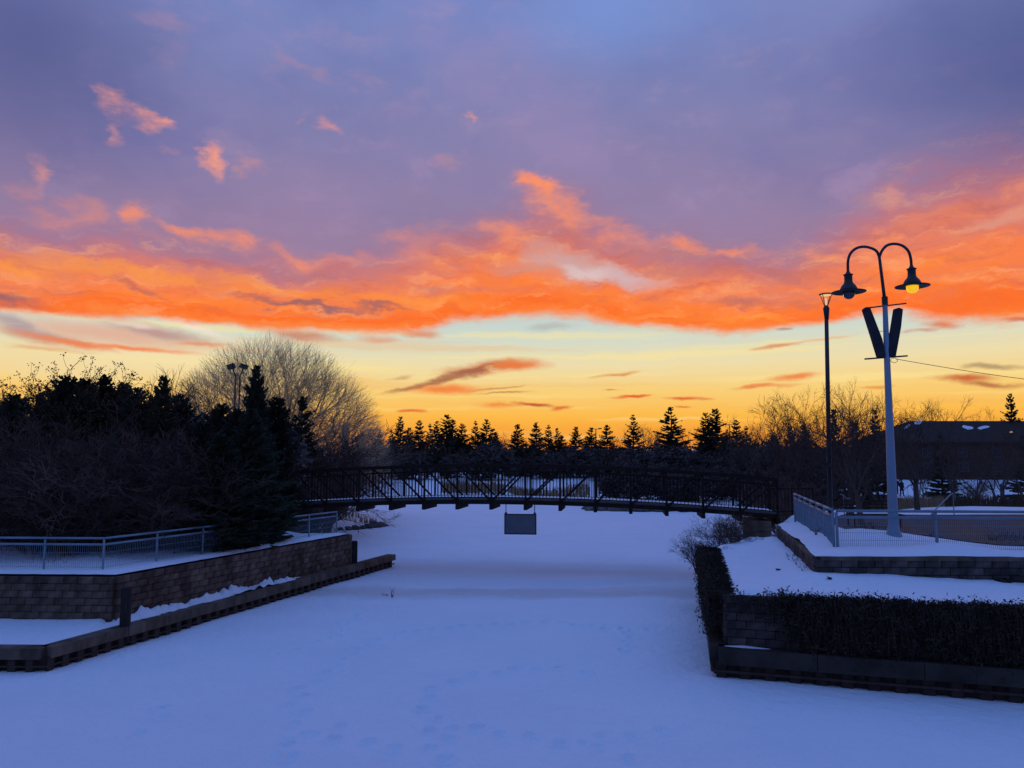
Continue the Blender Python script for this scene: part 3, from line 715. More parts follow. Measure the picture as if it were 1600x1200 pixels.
m = MB(); m.strip([(x, y, 1.5) for x, y in offset_line([(9.9, 29.0), (7.8, 20.2), (26, 19.6)], .22)], .3, .9); m.build('wall_core', MORTAR, uw)
cp = offset_line([(9.9, 29.0), (7.8, 20.2), (26, 19.6)], .10)
for a, b, n in ((0, 1, 6), (1, 2, 14)):
    A, B = Vector(cp[a]), Vector(cp[b])
    for i in range(n):
        p, q = A.lerp(B, i / n), A.lerp(B, (i + 1) / n); u = (q - p).normalized() * .005
        m = MB(); m.bar((p.x + u.x, p.y + u.y, 2.412), (q.x - u.x, q.y - u.y, 2.412), .36 if i % 2 else .355, .09); m.build('coping_stone', CONCRETE, uw)

# ------------------------------------------------------------------ the footbridge
BANG = R(8); BA = Vector((math.cos(BANG), -math.sin(BANG), 0)); BB = Vector((math.sin(BANG), math.cos(BANG), 0))
BC = Vector((-.9, 34.0, 0)); NP, PL_, BW = 16, 1.5, 2.0
def zb(s): return 2.96 - .42 * (s / 11) ** 2
def ztop(s): return zb(s) + 1.74 - .05 * (s / 11) ** 2
def bp(s, w, z): return BC + BA * s + BB * w + Vector((0, 0, z))
br = thing('footbridge', 'dark steel truss footbridge arching over the frozen pond', 'bridge', BC)
def sweep(name, w, zf, wd, ht, s0=-12.0, s1=12.0, mat=STEEL, n=32):
    m = MB(); m.strip([bp(s0 + (s1 - s0) * i / n, w, zf(s0 + (s1 - s0) * i / n)) for i in range(n + 1)], wd, ht)
    return m.build(name, mat, br)
for w in (0, BW):
    sweep('top_chord', w, lambda s: ztop(s) - .15, .13, .15)
    sweep('bottom_chord', w, lambda s: zb(s), .13, .17)
    iw = w + (.10 if w == 0 else -.10)
    sweep('handrail', iw, lambda s: ztop(s) - .36, .05, .05)
    sweep('bottom_rail', iw, lambda s: zb(s) + .27, .035, .04)
    for i in range(NP + 1):
        s = (i - NP / 2) * PL_
        m = MB(); m.bar(bp(s, w, zb(s) + .1), bp(s, w, ztop(s) - .06), .085, .085); m.build('vertical_post', STEEL, br)
    for i in range(NP):
        s0 = (i - NP / 2) * PL_; s1 = s0 + PL_
        a, b = (s0, s1) if i < NP / 2 else (s1, s0)                               # top end, bottom end
        m = MB(); m.bar(bp(a, w, ztop(a) - .12), bp(b, w, zb(b) + .12), .06, .075); m.build('diagonal_brace', STEEL, br)
bal = MB(); bal.box((0, 0, .5), (.028, .028, 1.0)); bal_me = bal.mesh('baluster', BALUSTER)
hid = MB()
for w in (.10, BW - .10):
    for i in range(NP):
        for k in range(1, 10):
            s = (i - NP / 2) * PL_ + k * PL_ / 10
            z0, z1 = zb(s) + .29, ztop(s) - .34
            if i < 3: hid.bar(bp(s, w, z0), bp(s, w, z1), .028, .028)
            else:
                o = link('baluster', bal_me, br); o.location = bp(s, w, z0) - BC; o.scale = (1, 1, z1 - z0); o.rotation_euler = (0, 0, -BANG)
tag(hid.build('baluster_run', BALUSTER, br), kind='stuff')
for i in range(NP + 1):
    s = (i - NP / 2) * PL_
    m = MB(); m.bar(bp(s, -.14, zb(s) - .08), bp(s, BW + .14, zb(s) - .08), .14, .30); m.build('floor_beam', STEEL, br)
sweep('deck', BW / 2, lambda s: zb(s) + .18, BW - .16, .06, mat=WOOD)
sweep('deck_snow', BW / 2, lambda s: zb(s) + .243, BW - .28, .045, -11.9, 11.9, SNOW)
sweep('toe_board', .02, lambda s: zb(s) + .172, .03, .075, mat=TRIM)
# abutments
for name, s, lab in (('bridge_abutment', -11.6, 'brown concrete abutment under the tree-hidden end of the footbridge'), ('bridge_abutment', 11.3, 'brown concrete abutment carrying the footbridge beside the terrace wall')):
    c = bp(s, BW / 2, 0); m = MB(); m.box((c.x, c.y, 1.0), (.75, 2.6, 2.75), -BANG)
    e = thing(name, lab, 'abutment', (c.x, c.y, 0))
    m.build('pier', CONCRETE, e)
    m = MB(); m.box((c.x, c.y, 2.0 if s < 0 else 2.06), (.9, 2.75, .12), -BANG); m.build('ledge', CONCRETE, e)
# hanging sign under the bridge
sg = at(813, 819, 34.0); sw, sh = 1.40, .88
si = thing('hanging_sign', 'grey rectangular sign hanging by two rods under the footbridge', 'sign', (sg.x, sg.y, sg.z - sh / 2))
m = MB(); m.box(sg, (sw - .06, .03, sh - .06), -BANG); m.build('sign_board', SIGNM, si)
m = MB()
for k in (-1, 1):
    c = sg + BA * (k * (sw / 2 - .02)); m.box(c, (.045, .05, sh), -BANG)
    c = sg + Vector((0, 0, k * (sh / 2 - .02))); m.box(c, (sw - .086, .052, .045), -BANG)
m.build('sign_frame', DARKMETAL, si)
for k in (-1, 1):
    c = sg + BA * (k * (sw / 2 - .07)); s = (c - BC).dot(BA)
    m = MB(); m.tube([tuple(c + Vector((0, 0, sh / 2))), tuple(Vector((c.x, c.y, zb(s) + .02)))], .02, 6); m.build('rod', DARKMETAL, si)
    m = MB(); m.box(c + Vector((0, 0, sh / 2 + .03)), (.10, .03, .07), -BANG); m.build('bracket', DARKMETAL, si)
# approach railing on the right bank
ar = thing('approach_railing', 'short dark baluster railing where the footbridge meets the right bank', 'railing', tuple(bp(12.1, BW, 2.45)))
for zz, nm in ((3.62, 'handrail'), (2.62, 'bottom_rail')):
    m = MB(); m.bar(bp(12.1, BW, zz), bp(14.0, BW + .5, zz - .02), .05, .05); m.build(nm, STEEL, ar)
for i in range(13):
    t = i / 12; q = bp(12.1 + 1.9 * t, BW + .5 * t, 0)
    m = MB(); m.bar((q.x, q.y, 2.40 if i % 6 == 0 else 2.6), (q.x, q.y, 3.64), .05 if i % 6 == 0 else .02, .05 if i % 6 == 0 else .02); m.build('post' if i % 6 == 0 else 'baluster', STEEL, ar)

# ------------------------------------------------------------------ trees and shrubs
def wander(r, p, d, L, n, jit, trop, tropw):
    pts = [tuple(p)]; d = Vector(d)
    for i in range(n):
        d = (d + Vector((r.gauss(0, jit), r.gauss(0, jit), r.gauss(0, jit))) + trop * tropw).normalized()
        p = p + d * (L / n); pts.append(tuple(p))
    return pts, d
def perp(r, d):
    v = Vector((r.gauss(0, 1), r.gauss(0, 1), r.gauss(0, 1))); v -= d * v.dot(d)
    return v.normalized()
def bare_tree(seed, h, first=.18, stems=1, limbs=7, spread=.75, levels=5, ratio=.68, r0=.16, side=2, jit=.10, up=.06, fan=.5, twig_r=.006, kids=(2, 3), dome=None):
    """returns (trunk, crown) point sets; the base stands at the origin"""
    r = random.Random(seed); trunk, crown = MB(), MB(); tips = []
    Z = Vector((0, 0, 1))
    def grow(p, d, L, rad, lv):
        n = 4 if lv < 2 else 3
        pts, d2 = wander(r, Vector(p), d, L, n, jit * (1 + .25 * lv), Z, up)
        if dome and lv >= 2:
            q = Vector(pts[-1])
            if ((q.x / dome[0]) ** 2 + (q.y / dome[0]) ** 2 + ((q.z - dome[2]) / dome[1]) ** 2) > 1:
                tips.append(pts[1]); 
                crown.tube(pts[:3], [rad, rad * .6, twig_r * .5], 3, False); return
        end = rad * .62 if lv < levels else twig_r * .5
        rr = [rad + (end - rad) * i / n for i in range(n + 1)]
        (trunk if lv < 2 else crown).tube(pts, rr, 6 if lv == 0 else 5 if lv == 1 else 3, False)
        if lv >= levels: tips.append(pts[-1]); return
        for k in range(r.randint(*kids)):
            a = r.uniform(.25, .62) * spread
            nd = (d2 * math.cos(a) + perp(r, d2) * math.sin(a)).normalized()
            grow(pts[-1], nd, L * ratio * r.uniform(.8, 1.2), max(end * .9, twig_r), lv + 1)
        for k in range(side if lv > 0 else 0):
            q = r.randint(1, n - 1); a = r.uniform(.5, 1.0) * spread
            nd = (d2 * math.cos(a) + perp(r, d2) * math.sin(a)).normalized()
            grow(pts[q], nd, L * ratio * r.uniform(.6, .95), max(rr[q] * .5, twig_r), min(lv + 2, levels))
    for sidx in range(stems):
        a = 2 * math.pi * sidx / max(stems, 1) + r.uniform(-.3, .3); lean = r.uniform(.2, .5) if stems > 1 else .03
        d = Vector((math.cos(a) * lean, math.sin(a) * lean, 1)).normalized()
        L = h * first
        pts, d2 = wander(r, Vector((math.cos(a) * .1 * (stems > 1), math.sin(a) * .1 * (stems > 1), -.25)), d, L + .25, 4, .03, Z, 0)
        rs = r0 / math.sqrt(stems) * 1.2
        trunk.tube(pts, [rs * 1.35, rs * 1.05, rs, rs * .95, rs * .9], 8, False)
        for k in range(limbs):
            b = 2 * math.pi * (k + r.uniform(-.3, .3)) / limbs; f = fan * r.uniform(.35, 1.15)
            nd = (d2 * math.cos(f) + Vector((math.cos(b), math.sin(b), 0)) * math.sin(f)).normalized()
            grow(pts[-1] if k % 2 else pts[-2], nd, h * .27 * r.uniform(.8, 1.15), rs * .5, 1)
    return trunk, crown, tips
def add_leaves(mb, tips, r, n, size, spread=.25):
    for p in tips:
        for k in range(n):
            c = Vector(p) + Vector((r.gauss(0, spread), r.gauss(0, spread), r.gauss(0, spread)))
            a = Vector((r.gauss(0, 1), r.gauss(0, 1), r.gauss(0, 1))).normalized() * size * r.uniform(.6, 1.3)
            b = perp(r, a.normalized()) * size * .55
            i = len(mb.v); mb.v += [tuple(c - a), tuple(c + b), tuple(c + a), tuple(c - b)]; mb.f.append((i, i + 1, i + 2, i + 3))
def spruce(seed, h, rmax, whorls=34, per=8, droop=.25, power=.85, sprays=7, skirt=.05, ragged=.25, size=1.0):
    r = random.Random(seed); trunk, crown = MB(), MB()
    trunk.tube([(0, 0, -.3), (0, 0, h * .5), (r.uniform(-.05, .05), 0, h * .97)], [h * .018, h * .011, .012], 7, False)
    for w in range(whorls):
        f = (w + r.uniform(-.3, .3)) / whorls; z = h * (skirt + (1 - skirt) * f)
        base = rmax * max(.02, (1 - f)) ** power
        if f < .1: base *= .75 + f * 2.5
        lump = 1 + ragged * .6 * math.sin(w * 1.9 + seed)
        for k in range(max(4, int(per * (1 - .45 * f)))):
            a = r.uniform(0, 2 * math.pi); Lb = base * r.uniform(1 - ragged, 1 + ragged) * lump + .05 * size
            dr = Vector((math.cos(a), math.sin(a), 0)); sd = Vector((-dr.y, dr.x, 0))
            rise = .55 * f - droop * (1 - f) + r.uniform(-.1, .1)
            def sp(t): return Vector((0, 0, z)) + dr * (Lb * t) + Vector((0, 0, Lb * (rise * t + .28 * t * t * (1 - .4 * f))))
            e = len(crown.v); p0, p1 = sp(.0), sp(1)
            crown.v += [tuple(p0), tuple(p1), tuple(sp(.5) + Vector((0, 0, -.05 * Lb)))]; crown.f.append((e, e + 1, e + 2))
            n = max(3, int(sprays * (Lb / rmax) ** .5))
            for j in range(n):
                t = .12 + .88 * (j + r.random()) / n; c = sp(t)
                ln = (.42 * Lb * (1.08 - t) + .10 * size) * r.uniform(.7, 1.25)
                for sg_ in (-1, 1):
                    tip = c + dr * (ln * .75) + sd * (sg_ * ln * r.uniform(.45, .95)) + Vector((0, 0, ln * r.uniform(-.45, .15)))
                    wv = Vector((0, 0, 1)) * (.10 * size * r.uniform(.7, 1.3)) + dr * .05 * size
                    e = len(crown.v); crown.v += [tuple(c + wv), tuple(tip), tuple(c - wv * 1.4)]; crown.f.append((e, e + 1, e + 2))
                    ax = dr * (.11 * size); e = len(crown.v); crown.v += [tuple(c - ax), tuple(tip), tuple(c + ax)]; crown.f.append((e, e + 1, e + 2))
    e = len(crown.v)                                                              # leader shoot
    crown.tube([(0, 0, h * .9), (0, 0, h)], [.04 * size, .006], 4, False)
    return trunk, crown
def blob_bush(seed, w, h, n=900, size=.35, twigs=60):
    """a dense evergreen bush or small tree with an uneven outline"""
    r = random.Random(seed); trunk, crown = MB(), MB()
    lob = [(Vector((r.uniform(-.55, .55) * w, r.uniform(-.4, .4) * w, r.uniform(.25, .75) * h)), r.uniform(.28, .5)) for _ in range(9)]
    for k in range(5):
        a = r.uniform(0, 6.28); trunk.tube([(0, 0, -.2), (math.cos(a) * w * .2, math.sin(a) * w * .2, h * .35), (math.cos(a) * w * .35, math.sin(a) * w * .35, h * .8)], [.06, .04, .015], 5, False)
    for i in range(n):
        c, s = r.choice(lob); d = Vector((r.gauss(0, 1), r.gauss(0, 1), r.gauss(0, 1))).normalized() * (r.random() ** .4)
        p = c + Vector((d.x * s * w, d.y * s * w, d.z * s * h * .8))
        p.z = max(.02, p.z)
        a = Vector((r.gauss(0, 1), r.gauss(0, 1), r.gauss(0, 1) + .8)).normalized() * size * r.uniform(.6, 1.4); b = perp(r, a.normalized()) * size * .32
        e = len(crown.v); crown.v += [tuple(p - a * .5 + b), tuple(p + a), tuple(p - a * .5 - b)]; crown.f.append((e, e + 1, e + 2))
    return trunk, crown
def top_of(crown):
    z = sorted(v[2] for v in crown.v); return z[-max(2, len(z) // 500)]
def kind_of(trunk, crown, tm, cm):
    return trunk.mesh('trunk', tm, True), crown.mesh('crown', cm), top_of(crown)
def plant(name, label, cat, kind, x, y, h, rz=0, wide=1.0, group=None, z=None, base_h=1.0, parts=('trunk', 'crown')):
    """kind: (trunk mesh, crown mesh, built height)"""
    if z is None: z = float(land_h([(x, y)])[0]) - .05
    k = h / kind[2]
    t = thing(name, label, cat, (x, y, z), group, rz, (k * wide, k * wide, k))
    for nm, me in zip(parts, kind[:2]): link(nm, me, t)
    return t
def plant_px(name, label, cat, kind, px, top, Y, rz=0, wide=1.0, group=None, z=None):
    """stands at depth Y in the direction of photo column px, its top at photo row top"""
    q = at(px, top, Y)
    if z is None: z = float(land_h([(q.x, Y)])[0]) - .05
    return plant(name, label, cat, kind, q.x, Y, q.z - z, rz, wide, group, z)

S_KIND = []
for i, (rm, wh, dr, pw_) in enumerate(((3.0, 30, .28, .9), (2.6, 32, .22, .8), (3.4, 26, .34, .95), (2.4, 30, .2, .75), (3.2, 24, .3, 1.0))):
    tr, cr = spruce(20 + i, 12, rm, wh, 9, dr, pw_, 6, .04, .38, 1.3); S_KIND.append(kind_of(tr, cr, BARK, NEEDLE))
tr, cr = spruce(51, 9, 2.6, 46, 13, .30, .75, 11, .02, .22, .8); S_NEAR = kind_of(tr, cr, BARK, NEEDLE)
tr, cr = spruce(52, 8, 1.5, 46, 13, .10, .6, 9, .02, .3, .8); S_THIN = kind_of(tr, cr, BARK, NEEDLE2)
tr, cr = spruce(57, 7, 2.0, 40, 14, .0, .55, 9, .01, .35, .8); CEDAR = kind_of(tr, cr, BARK, NEEDLE2)
B_KIND = []
for i in range(3):
    a, b, tips = bare_tree(70 + i, 10, .2, 1, 6, .8, 5, .70, .17, 1, .10, .05, .62, .012); B_KIND.append(kind_of(a, b, BARK, TWIG))
CRAB = []
for i in range(3):
    a, b, tips = bare_tree(90 + i, 7, .30, 1 if i else 3, 6 if i else 3, .95, 6, .72, .16, 1, .14, .075, .72, .007); CRAB.append(kind_of(a, b, BARK, TWIG))
SHRUB = []
for i in range(3):
    a, b, tips = bare_tree(110 + i, 3.2, .08, 9, 3, .9, 5, .70, .10, 2, .14, .05, .5, .005); SHRUB.append(kind_of(a, b, REDTWIG, REDTWIG))
LEAFY = []
for i in range(2):
    a, b, tips = bare_tree(130 + i, 7.5, .16, 3, 5, .75, 5, .70, .12, 2, .12, .06, .5, .010)
    add_leaves(b, tips, random.Random(5 + i), 8, .05, .07); LEAFY.append(kind_of(a, b, BARK, LEAF))
BUSH = []
for i in range(3):
    a, b = blob_bush(150 + i, 3.0, 5.0, 2600, .34); BUSH.append(kind_of(a, b, BARK, THICKET))

# the big round pale tree beyond the left bank: limbs fan from a short trunk and fill a broad dome
def dome_tree(seed, rad, top, low):
    r = random.Random(seed); trunk, crown = MB(), MB()
    def hit(d):
        """distance along d from the fork to the dome's edge"""
        f = Vector((d.x / rad, d.y / rad, d.z / (top - low))); return 1 / f.length
    trunk.tube([(0, 0, -.4), (0, 0, .8), (0, 0, low)], [.75, .55, .5], 10, False)
    O = Vector((0, 0, low))
    def branch(p, d, L, rd, lv, R_):
        n = 4; bend = perp(r, d) * .06 + (Vector((0, 0, .03)) if lv == 0 else Vector((0, 0, 0)))
        pts = [tuple(p)]; dd = d.copy()
        for i in range(n):
            dd = (dd + bend + Vector((r.gauss(0, .05), r.gauss(0, .05), r.gauss(0, .05)))).normalized(); p = p + dd * (L / n); pts.append(tuple(p))
        end = rd * .55 if lv < 4 else .004
        (trunk if lv <= 1 else crown).tube(pts, [rd + (end - rd) * i / n for i in range(n + 1)], 6 if lv == 0 else 3, False)
        if lv >= 4: return
        for k in range((4 if lv >= 2 else 3) if lv else 4):
            q = Vector(pts[-1 - (k % 2)]) if lv else Vector(pts[-1 - k % 3]); a = r.uniform(.2, .7)
            nd = (dd * math.cos(a) + perp(r, dd) * math.sin(a)).normalized(); nd = (nd + (q - O).normalized() * .18).normalized()
            rel = (q - O); f = Vector((rel.x / rad, rel.y / rad, rel.z / (top - low))).length
            left_ = max(.10, 1.03 - f) * rel.length / max(f, .05)
            branch(q, nd, left_ * (.52 if lv < 3 else 1.0) * r.uniform(.75, 1.1), max(end * .8, .007), lv + 1, R_)
        if lv in (1, 2, 3):
            for k in range(2):
                q = Vector(pts[r.randint(1, 3)]); a = r.uniform(.4, .8); nd = (dd * math.cos(a) + perp(r, dd) * math.sin(a)).normalized()
                branch(q, nd, L * r.uniform(.5, .9), max(rd * .4, .009), max(lv + 1, 3), R_)
    for k in range(32):
        az_ = 2.399963 * k; el_ = math.asin(min(.99, .02 + .94 * (k + .5) / 32))
        d = Vector((math.cos(az_) * math.cos(el_), math.sin(az_) * math.cos(el_), math.sin(el_)))
        branch(O + d * .2, d, hit(d) * .42 * r.uniform(.85, 1.1), .15, 0, rad)
    return trunk, crown
a, b = dome_tree(7, 8.7, 13.4, 2.4)
zt = float(land_h([(at(433, 527, 60).x, 60)])[0]); q = at(433, 532, 60); k = (q.z - zt) / top_of(b)
t = thing('round_tree', 'large pale bare tree with a broad rounded dome of fine twigs', 'tree', (q.x, 60, zt - .1), scale=(k * 1.0, k, k))
link('trunk', a.mesh('trunk', BARK, True), t); link('crown', b.mesh('crown', PALETWIG), t)

ORD = 'first second third fourth fifth sixth seventh eighth ninth tenth eleventh twelfth thirteenth fourteenth fifteenth sixteenth seventeenth eighteenth nineteenth twentieth'.split()
def nth(i, n):
    """which one in a row counted along the picture"""
    return f'{ORD[i]} from the left' if i < (n + 1) // 2 else ('last on the right' if i == n - 1 else f'{ORD[n - 1 - i]} from the right')

# left bank thicket
TH = 'trees crowding the left bank'
plant_px('leafy_tree', 'small tree holding withered leaves at the far left edge of the picture', 'tree', LEAFY[0], 14, 580, 33, .3, 1.0)
plant_px('leafy_tree', 'sparse tree holding withered leaves, its fine top above the left thicket', 'tree', LEAFY[1], 108, 567, 32, 1.3, 1.15)
plant_px('leafy_tree', 'sparse withered tree leaning over the dark cedar tops on the left bank', 'tree', LEAFY[0], 158, 569, 33, 2.6, .9)
plant_px('bare_tree', 'slim bare tree rising between the cedars and the pointed spruce on the left bank', 'tree', B_KIND[0], 226, 588, 36, .2, .7)
plant_px('bare_tree', 'low bare tree left of the big round dome, behind the pointed spruce', 'tree', B_KIND[1], 285, 575, 46, .9, 1.0)
for (px, top, Y, kd, wd, lab) in (
    (22, 618, 30, CEDAR, 1.1, 'dark cedar at the far left edge above the fence'), (65, 616, 32, S_THIN, .8, 'narrow cedar with a small pointed top near the left edge'),
    (104, 590, 31, CEDAR, .95, 'tall dark cedar under the sparse withered tree on the left bank'), (135, 594, 33, CEDAR, .9, 'dark cedar with a blunt top in the middle of the left thicket'),
    (166, 588, 32, S_THIN, 1.0, 'narrow dark cedar right of the blunt-topped ones'), (193, 600, 33, S_THIN, 1.0, 'narrow pointed cedar between the thicket and the pointed spruce'),
    (214, 607, 31, CEDAR, .8, 'short dark cedar just left of the pointed spruce'), (256, 588, 31, S_NEAR, .75, 'dense pointed spruce standing out in the left thicket'),
    (283, 617, 33, CEDAR, .8, 'short dark cedar just right of the pointed spruce'), (345, 632, 34, CEDAR, 1.0, 'low dark cedar in front of the round pale tree'),
    (372, 640, 30, CEDAR, .8, 'low dark cedar beside the tall slim spruce'), (401, 572, 33, S_NEAR, .62, 'tall slim spruce in front of the round pale tree'),
    (432, 622, 34, S_THIN, 1.2, 'ragged cedar right of the tall slim spruce'), (472, 620, 46, S_KIND[3], 1.0, 'loose spruce at the foot of the round pale tree'), (320, 660, 29, CEDAR, 1.0, 'bushy cedar below the round pale tree, above the fence')):
    plant_px('spruce_tree' if kd in (S_NEAR, S_KIND[3]) else 'cedar_tree', lab, 'tree', kd, px, top, Y, px * .37, wd, TH)
plant_px('spruce_tree', 'broad green spruce overhanging the fence beside the footbridge end', 'tree', S_NEAR, 392, 640, 28.9, 2.2, 1.25, TH)
plant_px('spruce_tree', 'bushy green spruce just above the fence, left of the footbridge', 'tree', S_NEAR, 345, 680, 27.2, .7, 1.5, TH)
n_sh = 0
_row = sorted(((18, 690, 27.5, 0, 1.4), (62, 650, 28.5, 1, 1.2), (98, 668, 26.8, 2, 1.5), (140, 650, 28, 0, 1.3), (170, 690, 26.5, 1, 1.6), (205, 655, 28.5, 2, 1.3), (235, 700, 26.8, 0, 1.5), (268, 662, 28.6, 1, 1.2), (300, 705, 27.6, 2, 1.5), (120, 740, 25.6, 1, 1.5), (60, 735, 26, 2, 1.6), (215, 745, 26.2, 2, 1.5), (285, 752, 27.2, 0, 1.4)))
for _i, (px, top, Y, kd, wd) in enumerate(_row):
    n_sh += 1
    plant_px('twiggy_shrub', 'leafless red-brown shrub in the thicket behind the left fence, ' + nth(_i, len(_row)), 'shrub', SHRUB[kd], px, top, Y, px * .7, wd, 'leafless shrubs behind the left fence')
_row = sorted(((5, 640, 34, 1.3), (60, 640, 36, 1.2), (110, 635, 37, 1.3), (165, 632, 37, 1.2), (215, 640, 37, 1.3), (265, 642, 38, 1.2), (310, 655, 38, 1.2), (350, 665, 39, 1.2), (400, 665, 39, 1.0)))
for _i, (px, top, Y, wd) in enumerate(_row):
    plant_px('evergreen_bush', 'dense dark evergreen deep inside the left thicket, ' + nth(_i, len(_row)), 'bush', BUSH[px % 3], px, top, Y, px * .5, wd, 'dense evergreens deep in the left thicket')
_row = sorted(((470, 655, 50, 1.5), (505, 672, 52, 1.4), (450, 700, 42, 1.2), (535, 690, 66, 1.6), (490, 700, 46, 1.3)))
for _i, (px, top, Y, wd) in enumerate(_row):
    plant_px('twiggy_shrub', 'grey leafless shrub below the round pale tree, ' + nth(_i, len(_row)), 'shrub', SHRUB[px % 3], px, top, Y, px * .3, wd, 'leafless shrubs below the round pale tree')

# far shore: spruces and bare trees
FS = 'spruces of the far tree line'
far = [(588, 686, 150), (611, 672, 165), (626, 651, 150), (655, 657, 155), (672, 662, 165), (683, 658, 150), (698, 648, 150), (708, 656, 160), (722, 662, 150), (743, 658, 160), (760, 655, 150), (808, 663, 145), (838, 660, 145), (857, 664, 155), (870, 669, 145), (900, 667, 150), (924, 668, 150), (948, 664, 140), (989, 648, 140), (1048, 636, 118), (1102, 645, 118), (1117, 639, 112), (1150, 656, 130), (1166, 666, 135), (1210, 675, 135), (1235, 668, 130), (575, 700, 170), (640, 668, 170), (775, 675, 165), (1255, 664, 120)]
far.sort()
for i, (px, top, Y) in enumerate(far):
    n = len(far) - i
    lab = f'dark spruce in the far tree line, {ORD[i]} from the left' if i < 20 else f'dark spruce in the far tree line, {ORD[n - 1]} from the right'
    if px == 1048: lab = 'tallest and broadest dark spruce of the far tree line'
    if px == 989: lab = 'spruce with a spreading ragged top left of the tallest far spruce'
    plant_px('spruce_tree', lab, 'tree', S_KIND[(i * 3 + 1) % 5], px, top, Y, i * 1.7, 1.45 if px in (1048, 1117) else rng.uniform(1.1, 1.5), FS)
_row = sorted(((785, 674, 130, 0, .9), (1008, 662, 135, 1, 1.2), (1030, 668, 135, 2, 1.1), (1075, 664, 140, 0, 1.0), (1180, 660, 110, 1, 1.1), (970, 668, 150, 2, 1.0), (915, 684, 150, 0, 1.0), (735, 680, 170, 1, 1.2), (600, 690, 160, 2, 1.2), (560, 690, 170, 0, 1.2), (885, 690, 165, 1, 1.2), (622, 684, 128, 0, 1.4), (668, 680, 132, 1, 1.3), (715, 684, 126, 2, 1.4), (755, 682, 130, 0, 1.2), (830, 686, 134, 1, 1.4), (862, 690, 128, 2, 1.3), (938, 684, 126, 0, 1.4), (1055, 676, 108, 2, 1.3), (1128, 672, 104, 1, 1.3), (1158, 676, 100, 0, 1.3), (1196, 670, 96, 2, 1.2)))
for _i, (px, top, Y, kd, wd) in enumerate(_row):
    plant_px('bare_tree', 'fine-twigged bare tree standing among the far spruces, ' + nth(_i, len(_row)), 'tree', B_KIND[kd], px, top, Y, px * .2, wd, 'bare trees among the far spruces')
_row = sorted(((575, 710, 120, 1.8), (640, 707, 130, 2.0), (700, 710, 135, 2.0), (765, 690, 130, 1.7), (815, 714, 140, 1.8), (850, 709, 135, 1.9), (905, 699, 138, 2.0), (960, 701, 130, 1.9), (1010, 696, 115, 1.7), (1060, 696, 105, 1.8), (1100, 706, 95, 1.6), (1140, 700, 105, 1.6), (1175, 696, 98, 1.5), (1205, 700, 90, 1.5), (985, 715, 100, 1.4), (1045, 722, 92, 1.4), (1085, 728, 84, 1.3), (1130, 728, 86, 1.3), (1165, 732, 82, 1.3), (1200, 728, 80, 1.3), (1020, 744, 86, 1.2), (1150, 746, 80, 1.2), (958, 742, 80, 1.7), (994, 740, 78, 1.7), (1035, 738, 76.5, 1.7), (1074, 740, 75.5, 1.7), (1112, 738, 76, 1.7), (1148, 742, 76, 1.7), (1186, 742, 78, 1.7)))
for _i, (px, top, Y, wd) in enumerate(_row):
    plant_px('evergreen_bush', 'rounded dark evergreen below the far spruces, ' + nth(_i, len(_row)), 'bush', BUSH[px % 3], px, top, Y, px * .5, wd, 'rounded evergreens below the far spruces')
r = random.Random(77)
row2 = sorted((px + r.uniform(-9, 9), r.uniform(668, 694), r.uniform(155, 185)) for px in range(560, 1250, 27))
for i, (px, top, Y) in enumerate(row2):
    if 776 < px < 800: top = 700
    lab_ = ('smaller spruce in the back row of the far tree line, ' + (ORD[i] + ' from the left' if i < 13 else ORD[len(row2) - 1 - i] + ' from the right'))
    plant_px('spruce_tree', lab_, 'tree', S_KIND[int(px) % 5], px, top, Y, px, r.uniform(1.3, 1.9), 'small spruces in the back row')
# the wood behind it all, one mass
m = MB(); r = random.Random(99)
for k in range(340):
    px = r.uniform(-500, 2100); Y = r.uniform(190, 300); top = 712 + r.uniform(-10, 8)
    q = at(px, top, Y); w = r.uniform(2.5, 5)
    for j in range(120):
        t_ = r.random(); z = q.z * (1 - t_) + 2 * t_; rr = w * (.15 + .9 * t_ ** .6) * r.uniform(.2, 1)
        a = r.uniform(0, 6.28); c = Vector((q.x + math.cos(a) * rr, Y + math.sin(a) * rr, z)); s_ = r.uniform(.5, 1.1)
        e = len(m.v); m.v += [tuple(c + Vector((r.uniform(-1, 1) * s_ * .5, 0, s_ * 1.3))), tuple(c + Vector((s_, r.uniform(-.4, .4), -s_ * .5))), tuple(c + Vector((-s_, r.uniform(-.4, .4), -s_ * .5)))]; m.f.append((e, e + 1, e + 2))
tag(m.build('forest', NEEDLE), 'distant dark wood closing the horizon behind the far spruces', 'wood', kind='stuff')

# right bank: crab-apples, bare trees, spruces
for (px, top, Y, kd, wd, lab) in (
    (1228, 602, 46, 0, .9, 'wide-armed bare tree reaching over the footbridge end on the right bank'), (1262, 612, 48, 1, .9, 'bare tree with long arching shoots behind the tall black lamp'),
    (1322, 606, 33, 2, .85, 'bare crab-apple between the black lamp and the pale lamp post'), (1338, 598, 25.4, 1, .8, 'twiggy bare crab-apple just left of the pale lamp post'),
    (1425, 622, 44, 2, 1.0, 'bare crab-apple just right of the pale lamp post'), (1290, 640, 44, 2, 1.0, 'low dense bare tree at the foot of the black lamp'),
    (1200, 655, 50, 2, 1.0, 'low bare tree behind the right half of the footbridge'), (1375, 660, 42, 0, 1.0, 'dark bare tree behind the pale lamp post')):
    plant_px('crab_apple_tree', lab, 'tree', CRAB[kd], px, top, Y, px * .41, wd, 'bare trees on the right bank')
